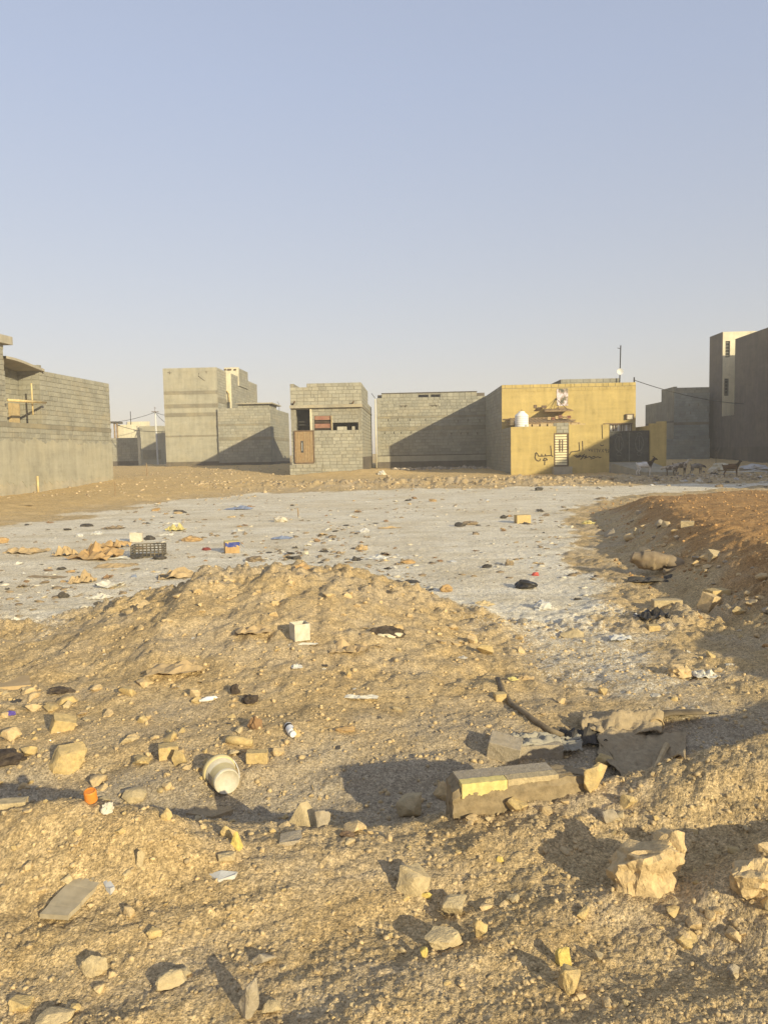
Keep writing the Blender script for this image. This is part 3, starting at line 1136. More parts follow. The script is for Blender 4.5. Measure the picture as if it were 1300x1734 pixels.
    mx1, mz0 = f(1071, 710, YM)
    mbx = b.box('meter_box', 'white_dusty', mx0 + .04, mx1 - .04, YM - .12, YM, mz0, mz1 - .04)
    fr = MB()
    fr.box(mx0 - .02, mx0 + .04, YM - .16, YM, mz0, mz1)
    fr.box(mx1 - .04, mx1 + .02, YM - .16, YM, mz0, mz1)
    fr.box(mx0 + .04, mx1 - .04, YM - .16, YM, mz1 - .04, mz1)
    fr.build('frame', 'metal_brown', mbx, fix=False)
    # window with white grille above the gate
    wx0, wz1 = f(1033, 719.5, YM)
    wx1, wz0 = f(1068, 740, YM)
    wi = b.box('window', 'white_dusty', wx0, wx1, YM - .02, YM + .05, wz0, wz1)
    fr = MB()
    fr.box(wx0 - .4, wx1 + .05, YM - .15, YM, wz1, wz1 + .09)
    fr.build('lintel', 'metal_brown', wi, fix=False)
    n = 9
    for k in range(n):
        xx = wx0 + (wx1 - wx0) * k / (n - 1)
        MB().box(xx - .02, xx + .02, YM - .07, YM - .03, wz0, wz1).build('bar', 'metal_brown' if k % 3 else 'white_plastic', wi, fix=False)
    # lean-to roof between house and courtyard wall, timber and hollow bricks on it
    r0, r1 = f(853, 712, 1.8)[0], f(968, 712, 1.8)[0]
    zr0 = f(900, 716.5, 1.2)[1]
    lt = MB()
    nn = 30
    for k in range(nn):
        xa, xb = r0 + .5 + (r1 - r0 - .5) * k / nn, r0 + .5 + (r1 - r0 - .5) * (k + 1) / nn
        za = .03 * (k % 2)
        lt.quad((xa, .9, zr0 + za), (xb, .9, zr0 + .03 - za), (xb, YM - .01, zr0 + .42 - za), (xa, YM - .01, zr0 + .39 + za))
    sh = lt.build('lean_to_roof', 'timber', o)
    md = sh.modifiers.new('thick', 'SOLIDIFY')
    md.thickness = .03
    for k, (xa, yy, zz) in enumerate(((r0, .95, zr0 - .06), (r0 + .2, 2.1, zr0 + .12), (r0 + .1, 3.2, zr0 + .3))):
        b.tube('beam', 'timber', [(xa, yy, zz), (r1 + .25, yy, zz + .03 * k)], .05, 7)
    for k in range(9):
        xx = r0 + .6 + k * .42
        b.box('infill_board', 'timber_pale', xx, xx + .34, .88, .91, zc - .35, zr0 - .04 - .02 * (k % 3))
    for k, (uu, vv, ww, hh) in enumerate(((926, 711, 5.2, 4.6), (933, 711.5, 5.0, 4.2), (939, 709.5, 4.6, 4.6), (945, 708, 5.0, 5), (951, 709.5, 7.5, 5.2), (959, 708.5, 6, 4.5))):
        x, z = f(uu, vv, 2.0)
        s_ = 43.4 / 1300
        wq, hq = ww * s_, hh * s_
        br = MB()
        br.box(x, x + wq, 1.85, 2.1, z, z + .035)
        br.box(x, x + wq, 1.85, 2.1, z + hq - .035, z + hq)
        for q in range(4):
            xx = x + (wq - .03) * q / 3
            br.box(xx, xx + .03, 1.86, 2.09, z + .035, z + hq - .035)
        br.build('hollow_brick', 'shutter_red' if k % 2 else 'clod', o, fix=False)
    b.tube('drain_spout', 'timber', [(f(955, 711, 1.8)[0], 1.8, f(955, 711, 1.8)[1]), (f(972, 711.5, 1.6)[0], 1.5, f(972, 711.5, 1.6)[1])], .05, 7)
    # tank platform
    tx, tz = f(883, 722, .9)
    b.box('tank_platform', 'concrete', -.02 + .05, tx + .8, .35, 1.7, zc - .28, zc - .10)
    b.box('platform_rail', 'sheet_dark', .05, tx - .5, .5, .62, zc + .12, zc + .42)
    # door
    dr = b.box('door', 'metal_brown', dx0 + .05, dx1 - .05, .05, .08, dz0, dz1)
    fr = MB()
    fr.box(dx0, dx0 + .05, -.02, .12, dz0 - .05, dz1 + .05)
    fr.box(dx1 - .05, dx1 + .0, -.02, .12, dz0 - .05, dz1 + .05)
    fr.box(dx0 + .05, dx1 - .05, -.02, .12, dz1, dz1 + .05)
    fr.box(dx0 + .05, dx1 - .05, -.02, .12, dz0 - .05, dz0 + .01)
    fr.build('frame', 'metal_brown', dr, fix=False)
    ns = 12
    hh = (dz1 - dz0) / ns
    for k in range(ns):
        MB().box(dx0 + .06, dx1 - .06, .01, .048, dz0 + hh * k + .025, dz0 + hh * (k + 1) - .012).build('slat', 'slat_cream', dr, fix=False)
    xm = (dx0 + dx1) / 2
    MB().box(xm - .10, xm - .04, -.02, .008, dz0 + .75, dz1 - .3).build('grip', 'metal_brown', dr, fix=False)
    MB().box(xm + .05, xm + .10, -.02, .008, dz0 + .75, dz1 - .3).build('grip', 'metal_brown', dr, fix=False)
    # gate: two leaves with scroll work
    gm = (gx0 + gx1) / 2
    for k, (xa, xb) in enumerate(((gx0 + .03, gm - .02), (gm + .02, gx1 - .03))):
        lf = b.box('gate_leaf', 'metal_dark', xa, xb, .12, .16, gz0 + .06, gz1)
        fr = MB()
        fr.box(xa, xa + .06, .08, .119, gz0 + .06, gz1)
        fr.box(xb - .06, xb, .08, .119, gz0 + .06, gz1)
        fr.box(xa + .06, xb - .06, .08, .119, gz1 - .06, gz1)
        fr.box(xa + .06, xb - .06, .08, .119, gz0 + .30, gz0 + .35)
        fr.build('frame', 'metal_dark', lf, fix=False)
        cx = (xa + xb) / 2
        cz = (gz0 + gz1) / 2 + .12
        for q in range(2):
            pts = []
            for t in np.linspace(0, 1, 22):
                an = math.pi * (.15 + 1.5 * t) * (1 if q else -1) + math.pi / 2
                rr_ = .30 - .14 * t
                pts.append((cx + rr_ * .8 * math.cos(an), .105, cz + rr_ * 1.6 * math.sin(an)))
            MB().tube(pts, .016, 5).build('scroll', 'metal_scroll', lf)
        for dzz in (.62, -.58):
            pts = [(cx + .13 * math.cos(a), .105, cz + dzz * .85 + .10 * math.sin(a)) for a in np.linspace(0, 5.5, 14)]
            MB().tube(pts, .014, 5).build('scroll', 'metal_scroll', lf)
        MB().tube([(cx, .105, cz - .4), (cx, .105, cz + .4)], .012, 5).build('spindle', 'metal_scroll', lf)
    b.box('gate_post', 'metal_scroll', gm - .018, gm + .018, .07, .118, gz0 + .1, gz1 - .1)
    b.box('gate_sill', 'concrete', gx0, gx1, .0, .2, 0, gz0 + .04)
    # graffiti strokes, 4 mm proud of the wall
    def Z(a, c):
        return f(860 + a / 6.842, 715 + c / 6.842)
    def stroke(pts, wd, par):
        mb = MB()
        q = [Z(*p) for p in pts]
        for (xa, za), (xb, zb_) in zip(q[:-1], q[1:]):
            d = Vector((xb - xa, zb_ - za))
            if d.length < 1e-4:
                continue
            d.normalize()
            nx, nz = -d.y * wd / 2, d.x * wd / 2
            e = d * wd * .3
            mb.quad((xa - e.x + nx, -.005, za - e.y + nz), (xb + e.x + nx, -.005, zb_ + e.y + nz),
                    (xb + e.x - nx, -.005, zb_ + e.y - nz), (xa - e.x - nx, -.005, za - e.y - nz))
        return mb.build('graffiti', 'paint_black', o)
    for s_ in ([(318, 385), (312, 365), (325, 353), (338, 368), (350, 392), (390, 393), (440, 390), (500, 384), (515, 397)],
               [(318, 370), (308, 405), (320, 435), (345, 450), (370, 443)], [(490, 275), (500, 383)],
               [(386, 370), (390, 392)], [(428, 370), (432, 390)],
               [(403, 442), (420, 415), (440, 420), (452, 436), (403, 442)], [(424, 440), (420, 495)], [(366, 428), (374, 428)],
               [(708, 380), (725, 345), (825, 330), (818, 235)], [(858, 220), (862, 325)]):
        stroke(s_, .055, wl_)
    for s_ in ([(928, 312), (938, 332), (946, 314)], [(955, 310), (968, 340), (980, 308)], [(1000, 305), (1000, 347)],
               [(1012, 312), (1030, 310), (1031, 348)], [(1045, 310), (1056, 342), (1068, 308)], [(1080, 310), (1105, 347)], [(1105, 308), (1080, 347)],
               [(1136, 325), (1122, 328), (1118, 315), (1130, 307), (1136, 318), (1136, 352)],
               [(1166, 320), (1152, 318), (1150, 332), (1164, 335), (1160, 350), (1148, 353)]):
        stroke(s_, .026, wr_)
    for s_ in ([(757, 385), (790, 402), (830, 380), (812, 408), (850, 395), (882, 372), (838, 432), (870, 400), (903, 388), (885, 416), (920, 405), (945, 395), (955, 412), (990, 395), (1012, 407), (1040, 400), (1060, 412), (1074, 405)],
               [(778, 378), (802, 397)], [(790, 409), (842, 384)], [(1000, 414), (955, 427)], [(905, 400), (880, 420)], [(1065, 262), (1082, 274), (1102, 266)]):
        stroke(s_, .045, wr_)
    xa, za = Z(1085, 30)
    xb, zb_ = Z(1085, 192)
    b.tube('cable', 'wire', [(xa, -.02, za), (xa + .03, -.02, zb_)], .014, 5)
    # concrete ramp up to the gate
    ra = MB()
    A = f(1033, 783, 0)[0]
    Bx = gx1 + .1
    zg = .40
    ra.v += [(A, 0, gz0 + .02), (Bx, 0, gz0 + .02), (Bx + .35, -2.6, zg), (A + 1.0, -2.6, zg),
             (A, 0, 0), (Bx, 0, 0), (Bx + .35, -2.6, 0), (A + 1.0, -2.6, 0)]
    ra.f += [(0, 3, 2, 1), (0, 4, 7, 3), (1, 2, 6, 5), (3, 7, 6, 2)]
    ra.build('ramp', 'concrete', o)
    # door step
    b.box('door_step', 'concrete', dx0 - .12, dx1 + .1, -.55, -.01, 0, dz0 - .06)
    return b, tx, zc
yh, tank_x, tank_z = yellow_house()

# water tank, mast, rod
def water_tank():
    p = yh.M @ Vector((tank_x, .95, tank_z - .10))
    t = tag(empty('water_tank', p), 'white ribbed plastic water tank with conical top above the yellow courtyard wall', 'water tank')
    prof = [(.0, 0), (.36, 0)]
    n = 7
    for k in range(n):
        z0 = .02 + k * .105
        prof += [(.355, z0), (.37, z0 + .02), (.37, z0 + .075), (.355, z0 + .095)]
    prof += [(.34, .78), (.16, .93)]
    MB().lathe(prof, 28).build('body', 'white_plastic', t, smooth=True)
    MB().lathe([(.17, .925), (.17, .97), (.0, .99)], 20).build('lid', 'white_plastic', t, smooth=True)
    MB().tube([(0, 0, .98), (0, 0, 1.08)], .02, 6).build('vent', 'metal_brown', t)
    MB().box(.12, .24, -.37, -.335, .12, .24).build('sticker', 'sack_white', t, fix=False)
water_tank()

def mast():
    x, z = yh.f(1048, 650, 6.8)
    x2, z2 = yh.f(1050.3, 585, 6.8)
    p = yh.M @ Vector((x, 6.8, 5.0))
    t = tag(empty('antenna_mast', p), 'thin dark antenna mast with small dish on the yellow house roof', 'mast')
    MB().tube([(0, 0, 0), (x2 - x, 0, z2 - 5.0)], .035, 6).build('pole', 'wire', t)
    dz = yh.f(1048, 630, 6.8)[1] - 5.0
    MB().lathe([(.0, .0), (.12, .02), (.2, .07)], 14, Matrix.Translation((.0, -.1, dz)) @ Matrix.Rotation(math.radians(80), 4, 'X')).build('dish', 'galvanised', t, smooth=True)
    MB().tube([(-.13, 0, z2 - 5.15), (.1, 0, z2 - 5.2)], .02, 5).build('crossbar', 'wire', t)
mast()
p = yh.M @ Vector((yh.f(1073, 645, 4.0)[0], 4.0, 5.2))
MB().tube([(p.x, p.y, p.z), (p.x, p.y, p.z + .55)], .04, 6).build('roof_rod', 'wire')
tag(bpy.data.objects['roof_rod'], 'short dark rod on the right corner of the yellow house roof', 'rod')

# ---- tall grey house with stepped upper floor (left of centre)
def tall_house():
    loc = P(282, 780, 60)
    loc.z = .2
    b = B('grey_house', 'tall grey plastered house with darker bands and a block wing', 'house', loc, YAW)
    o = b.o
    f = b.f
    W = f(369.5, 700)[0]
    zt = f(320, 623)[1]
    zb0 = f(320, 782)[1]
    front = wall(o, (0, 0, 0), 0, W, 0, zt, core='plaster_grey')
    for va, vb in ((662, 668), (684, 691), (699, 705.5), (737, 740)):
        za, zc_ = f(320, vb)[1], f(320, va)[1]
        b.box('band', 'plaster_band', .003, W - .003, -.012, .1, za, zc_)
    b.box('base_band', 'plaster_base', -.01, W, -.06, .1, f(320, 791)[1], zb0)
    b.box('plinth', 'plaster_grey', -.01, W, -.12, .05, -.2, f(320, 791)[1])
    BUDGET[o.name] = 300
    # main side
    D1 = b.s(383, 640, W)[0]
    wall(o, (W, .03, 0), HP, D1, 2.5, zt, blocks='block_pale', single=True)
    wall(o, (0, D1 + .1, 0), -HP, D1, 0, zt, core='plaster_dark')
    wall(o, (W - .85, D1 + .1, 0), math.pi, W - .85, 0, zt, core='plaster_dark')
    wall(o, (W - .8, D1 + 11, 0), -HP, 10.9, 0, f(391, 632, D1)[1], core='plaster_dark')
    zb1 = b.s(375, 675, W)[1]
    b.box('band', 'plaster_band', W - .02, W + .015, .05, D1 - .02, zb1 - .35, zb1)
    # cream light-well wall
    x2 = f(392, 660, D1)[0]
    zt2 = f(391, 632, D1)[1]
    b.box('light_well_wall', 'plaster_cream', W - .78, x2 - .02, D1, D1 + .2, 1, zt2)
    D2 = b.s(435.5, 665, x2)[0]
    zt3 = zt2
    wall(o, (x2, D1 + .03, 0), HP, D2 - D1, 2.5, zt2, blocks='block', single=False)
    wall(o, (x2, D2, 0), math.pi, x2 - W + .8, 0, zt2, core='block')
    b.box('roof', 'concrete', .2, W - .2, .3, D1 - .1, zt - 1.0, zt - .8)
    b.box('roof', 'concrete', W - .6, x2 - .2, D1 + .3, D2 - .2, zt2 - 1.0, zt2 - .8)
    # stair penthouse
    xp = f(404.5, 630, D1 + 2.5)[0]
    zp = f(400, 622, D1 + 2.5)[1]
    b.box('stair_tower', 'plaster_cream', max(xp - 3.5, W - .75), xp - .02, D1 + 2.5, D1 + 2.7, zt2 - .8, zp)
    Dp = b.s(420, 640, xp)[0]
    wall(o, (xp, D1 + 2.53, 0), HP, Dp - D1 - 2.5, zt2 - .8, zp - .05, blocks='block', single=False)
    b.box('stair_tower', 'plaster_grey', max(xp - 3.5, W - .7), xp - .25, D1 + 2.72, Dp, zt2 - .8, zp - .1)
    for k, uu in enumerate((381, 387, 390, 398)):
        x, z = f(uu, 625.5, D1 + 2.4)
        b.box('spout', 'metal_brown', x - .09, x + .09, D1 + 2.4, D1 + 2.5, z - .06, z + .05)
    # pipe and grille in the light well
    pa = [f(384, 662, D1 - .15), f(388, 666, D1 - .15), f(388.5, 681, D1 - .15)]
    b.tube('gas_pipe', 'pole_yellow', [(x, D1 - .15, z) for x, z in pa], .055, 6)
    x, z1 = f(385, 681, D1 - .1)
    xb, z0 = f(389.5, 692, D1 - .1)
    b.box('grille', 'metal_dark', x, xb, D1 - .12, D1 - .02, z0, z1)
    # block wing in front right
    xw = f(458.5, 740, -.25)[0]
    zw = f(420, 690.5, -.25)[1]
    xa = W + .01
    z718, z745 = f(420, 719, -.25)[1], f(420, 742.5, -.25)[1]
    z783, z791 = f(420, 783, -.25)[1], f(420, 791, -.25)[1]
    for (za, zc_) in ((z718 + .07, zw), (z745 + .12, z718 - .07), (z783, z745 - .12)):
        wall(o, (xa, -.25, 0), 0, xw - xa, za, zc_, blocks='block_pale', holes=.08)
    b.box('band', 'plaster_band', xa, xw, -.262, .0, z718 - .07, z718 + .07)
    b.box('band', 'plaster_band', xa, xw, -.262, .0, z745 - .12, z745 + .12)
    b.box('base_band', 'plaster_base', xa, xw + .01, -.28, .0, z791, z783)
    b.box('plinth', 'plaster_grey', xa, xw + .02, -.42, .0, -.2, z791)
    Dw = 9.0
    sw = wall(o, (xw, -.22, 0), HP, Dw, z783, zw, blocks='block', single=False)
    b.box('band', 'plaster_band', xw - .1, xw + .012, -.2, Dw - .3, z745 - .12, z745 + .12)
    b.box('base_band', 'plaster_base', xw - .2, xw + .018, -.18, Dw - .3, -.2, z783)
    b.box('roof', 'concrete', xa + .1, xw - .25, .0, Dw - .4, zw - .6, zw - .45)
    wall(o, (xw, Dw - .2, 0), math.pi, xw - xa, 0, zw, core='block')
    # small block kiosk with an overhanging slab on the wing's roof
    k0, kz = f(403, 690, -.1)
    k1 = f(456, 690, -.1)[0]
    kt = f(430, 684.5, -.1)[1]
    q0, qz1 = f(411, 688.3, -.1)
    q1, qz0 = f(437, 690.3, -.1)
    wall(o, (k0, -.15, 0), 0, k1 - k0, zw, kt, [(q0 - k0, q1 - k0, zw + .05, zw + .13)], blocks='block', name='wall')
    wall(o, (k1, -.12, 0), HP, 3.2, zw, kt, blocks='block', single=False)
    sl = MB().box(k0 - .1, k1 + .3, -.45, 3.6, kt, kt + .09).build('slab', 'concrete', o, fix=False)
    rr = random.Random(9)
    for k in range(9):
        x = rr.uniform(k0, k1)
        y = rr.uniform(-.3, 1.5)
        s_ = rr.uniform(.10, .2)
        MB().obox(Matrix.Translation((x, y, kt + .09 + s_ * .3)) @ Matrix.Rotation(rr.uniform(0, 3), 4, 'Z') @ Matrix.Rotation(rr.uniform(-.2, .2), 4, 'X'), s_ * 1.5, s_, s_ * .7).build('loose_block', 'block_pale', sl)
    x, z = f(480, 697, 3)
    b.tube('rod', 'wire', [(xw - .1, 4.5, zw), (xw - .1, 4.5, zw + .55), (xw - .25, 4.5, zw + .75)], .018, 5)
    # scratched marks on the front
    for pts in ([(337, 632), (336, 637), (347, 645)], [(284, 631), (291, 631.5)], [(287, 628), (287.5, 634)], [(348, 628), (350, 632), (351, 628)]):
        q = [f(*p_) for p_ in pts]
        b.tube('scratch', 'plaster_base', [(x, -.004, z) for x, z in q], .022, 4)
    return b
tall_house()

# ---- near block house on the left edge
def left_house():
    y0 = 22.0
    dirx = Vector((141.0 / 1300, 1.0)).normalized()
    yaw = math.atan2(dirx.y, dirx.x)
    end = P(190.5, 770, 40)
    s_ = (40 - y0) / dirx.y
    loc = Vector((end.x - dirx.x * s_, y0, 0))
    b = B('block_house', 'sand coloured block house at the left edge with half plastered lower wall', 'house', loc, yaw)
    o = b.o
    f = b.f
    W = s_
    zt = f(150, 643)[1]
    zband = f(100, 724)[1]
    x70 = f(69, 660)[0]
    x10 = f(10.5, 660)[0]
    zs = f(40, 617)[1]
    z585 = f(5, 583)[1]
    zp = f(100, 752)[1]
    # upper wall right of the recess
    wall(o, (x70, 0, 0), 0, W - x70, zband + .10, zt, blocks='block', holes=.1, L=.42)
    # pier left of the recess
    wall(o, (x10 - 3.0, 0, 0), 0, 3.0, zband + .10, z585, blocks='block', holes=.1)
    wall(o, (0, 0, 0), 0, x10 - 3.02, zband + .10, zt, core='plaster_grey')
    b.box('cap_slab', 'concrete', x10 - 3.3, x10 + .25, -.25, 1.5, z585, z585 + .32)
    # blocks showing above the plaster on the lower wall
    wall(o, (0, 0, 0), 0, W, zp, zband - .10, blocks='block', holes=.12)
    b.box('ring_beam', 'plaster_band', 0, W, -.012, .2, zband - .10, zband + .10)
    # plaster coat with a ragged top edge
    mb = MB()
    n = 140
    rr = np.random.default_rng(8)
    top = zp + .10 + .16 * np.array([perlin(np.array([k * .16]), np.array([3.3]))[0] for k in range(n + 1)]) + .05 * rr.normal(size=n + 1)
    bot = .62 + .22 * np.array([perlin(np.array([k * .19]), np.array([9.3]))[0] for k in range(n + 1)]) + .06 * rr.normal(size=n + 1)
    for k in range(n):
        xa, xb = W * k / n, W * (k + 1) / n
        mb.quad((xa, -.014, bot[k]), (xb, -.014, bot[k + 1]), (xb, -.014, top[k + 1]), (xa, -.014, top[k]))
        mb.quad((xa, -.014, top[k]), (xb, -.014, top[k + 1]), (xb, .02, top[k + 1]), (xa, .02, top[k]))
        mb.quad((xa, .02, bot[k]), (xb, .02, bot[k + 1]), (xb, -.014, bot[k + 1]), (xa, -.014, bot[k]))
    mb.build('plaster_coat', 'plaster_grey', o)
    wall(o, (0, .0, 0), 0, W, -.2, zp, core='concrete')
    # recess: soffit slab, side and back walls
    yb = b.s(30, 640, x70)[0]
    zr = max(f(66, 626.5)[1], f(10, 606)[1])
    wall(o, (x70 + .02, yb, 0), -HP, yb - .03, zband + .1, zr, blocks='block', single=True)
    wall(o, (x10 - .02, .2, 0), HP, yb - .2, zband + .1, zr, core='block')
    b.box('recess_back', 'block', x10 - 3, x10, yb + .02, yb + .2, zband + .1, zr)
    wall(o, (x10, yb, 0), 0, x70 - x10 + .3, zband + .1, zr, blocks='block', single=True)
    za, zc_ = f(10, 608)[1], f(67, 627)[1]
    sl = MB()
    m = 10
    for k in range(m):
        t0, t1 = k / m, (k + 1) / m
        xa, xb = x10 - .1 + (x70 + .25 - x10) * t0, x10 - .1 + (x70 + .25 - x10) * t1
        h0 = za + (zc_ - za) * t0 + .035 * math.sin(t0 * 5)
        h1 = za + (zc_ - za) * t1 + .035 * math.sin(t1 * 5)
        sl.quad((xa, -.15, h0), (xb, -.15, h1), (xb, yb + .3, h1), (xa, yb + .3, h0))
        sl.quad((xa, -.15, h0 + .1), (xb, -.15, h1 + .1), (xb, yb + .3, h1 + .1), (xa, yb + .3, h0 + .1))
        sl.quad((xa, -.15, h0), (xb, -.15, h1), (xb, -.15, h1 + .1), (xa, -.15, h0 + .1))
    xe = x70 + .15
    sl.quad((xe, -.15, zc_ - .06), (xe, yb + .3, zc_ - .06), (xe, yb + .3, zc_ + .05), (xe, -.15, zc_ + .05))
    sl.build('soffit_slab', 'concrete', o, fix=False)
    # leaning panel in the recess
    xa, z1 = f(17, 682, yb - .1)
    xb, z0 = f(33, 716, yb - .1)
    b.box('panel', 'timber_pale', xa, xb, yb - .14, yb - .02, zband + .1, z1)
    for k in range(4):
        xx = xb + .12 + .16 * k
        b.tube('rod', 'timber', [(xx, yb - .06, zband + .15), (xx + .03, yb - .06, z1 - .1 * k)], .02, 5)
    # closing walls and roof
    wall(o, (W, .03, 0), HP, 9, -.2, zt, core='block')
    wall(o, (W, 9, 0), math.pi, W, -.2, zt, core='block')
    wall(o, (0, 9, 0), -HP, 8.9, -.2, zt, core='block')
    b.box('roof', 'concrete', .2, W - .2, yb + .4, 8.8, zt - .5, zt - .3)
    # drainpipe at the foot
    x, z1 = f(64, 806, -.07)
    b.tube('drainpipe', 'pole_yellow', [(x, -.07, .1), (x, -.07, z1)], .05, 8)
    # poles
    xa, z1 = f(14, 677.5, -.35)
    xb, z2 = f(78, 681.5, -.35)
    b.tube('scaffold_pole', 'pole_yellow', [(xa, -.35, z1), (xb, -.35, z2)], .055, 8)
    xa, z1 = f(53.5, 649, -.1)
    xb, z2 = f(56.5, 703, -.1)
    b.tube('conduit', 'pole_yellow', [(xa, -.1, z1), (xb, -.1, z2)], .035, 7)
    return b
left_house()

# ---- far house behind the left one
def far_left_house():
    loc = P(237.5, 760, 79)
    loc.z = .3
    b = B('plain_house', 'distant sand coloured house between the left house and the tall grey one', 'house', loc, YAW)
    o = b.o
    f = b.f
    W = f(275, 740)[0]
    zt = f(255, 721.5)[1]
    zs = f(255, 755)[1]
    wall(o, (0, 0, 0), 0, W, 0, zt, core='plaster_grey')
    wall(o, (W, .03, 0), HP, 9, 0, zt - .004, core='plaster_grey')
    xl = f(197, 730)[0]
    wall(o, (xl, .4, 0), 0, -xl, 0, f(210, 719)[1], core='plaster_cream')
    b.box('roof', 'concrete', .2, W - .2, .3, 8, zt - .4, zt - .25)
    b.box('parapet', 'plaster_cream', xl, f(236, 715)[0], 3, 3.2, zt - .5, f(210, 712)[1])
    b.box('back_room', 'plaster_cream', xl, 0, 3.25, 8, 0, zt - .1)
    b.box('wall_patch', 'plaster_band', .3, W - .2, -.01, .05, f(255, 778)[1], f(255, 762)[1])
    # porch at the left
    pz = f(195, 717, -1)[1]
    b.box('porch_slab', 'bitumen', f(189, 717, -1)[0], f(199, 717, -1)[0], -1.2, .5, pz, pz + .2)
    for uu in (194.5, 199):
        x = f(uu, 730, -1)[0]
        b.tube('porch_post', 'timber', [(x, -1, 0), (x, -1, pz)], .09, 6)
    b.tube('aerial', 'wire', [(f(210, 720)[0], 2, zt - .3), (f(209, 697)[0], 2, f(209, 697, 2)[1])], .04, 5)
    return b
far_left_house()

def yard_wall():
    loc = P(188, 760, 70)
    loc.z = .2
    b = B('yard_wall', 'low block yard wall with dark foot in front of the distant house', 'wall', loc, YAW)
    W = b.f(234.5, 760)[0]
    zt = b.f(215, 741.5)[1]
    BUDGET[b.o.name] = 150
    wall(b.o, (0, 0, 0), 0, W, b.f(215, 781)[1], zt, blocks='block')
    b.box('base_band', 'plaster_base', 0, W, -.02, .2, -.2, b.f(215, 781)[1])
    b.box('end_post', 'plaster_cream', W - .02, W + .18, -.04, .24, -.2, zt + .03)
yard_wall()

def back_house():
    loc = P(262, 760, 92)
    loc.z = .3
    b = B('plain_house', 'farthest pale house peeping out beside the tall grey house', 'house', loc, YAW)
    W = b.f(300, 760)[0]
    zt = b.f(280, 732)[1]
    wall(b.o, (0, 0, 0), 0, W, 0, zt, core='plaster_cream')
    wall(b.o, (W, .03, 0), HP, 8, 0, zt, core='plaster_grey')
    b.box('roof', 'concrete', -.3, W + .3, -.5, 8, zt, zt + .2)
    x, z = b.f(277, 742)
    b.box('window', 'void', x - .3, x + .4, -.02, .02, z - .8, z)
back_house()

# ---- grey block house behind the goats
def right_block_house():
    loc = P(1140, 760, 60.3)
    loc.z = .2
    b = B('block_house', 'grey block house in shade behind the goats, sunlit blocks along its top', 'house', loc, YAW)
    o = b.o
    f = b.f
    W = f(1199.5, 760)[0]
    zt = f(1170, 656)[1]
    BUDGET[o.name] = 300
    zb = f(1170, 717)[1]
    za = f(1170, 743)[1]
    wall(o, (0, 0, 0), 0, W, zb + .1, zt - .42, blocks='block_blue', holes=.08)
    wall(o, (0, 0, 0), 0, W, zt - .42, zt, blocks='block_pale', holes=.3)  # sunlit look of the top courses put into a paler block colour
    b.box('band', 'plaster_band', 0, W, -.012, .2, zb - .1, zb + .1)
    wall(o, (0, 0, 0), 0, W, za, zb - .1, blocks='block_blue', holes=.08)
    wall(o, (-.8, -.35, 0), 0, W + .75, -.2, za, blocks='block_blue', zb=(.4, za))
    D1 = b.s(1119, 680, 0)[0]
    D2 = b.s(1092, 700, 0)[0]
    wall(o, (0, D1, 0), -HP, D1 - .03, 0, b.s(1130, 657.5, 0)[1], core='plaster_band')
    wall(o, (0, D2, 0), -HP, D2 - D1, 0, b.s(1112, 682, 0)[1], core='plaster_band')
    wall(o, (W, D2, 0), math.pi, W, 0, zt - 1.5, core='block_blue')
    b.box('roof', 'concrete', .2, W, .3, D1, zt - .7, zt - .55)
    b.box('beam_line', 'plaster_base', -.012, .1, .1, D2 - .1, f(1140, 712)[1] - .15, f(1140, 712)[1])
    return b
right_block_house()

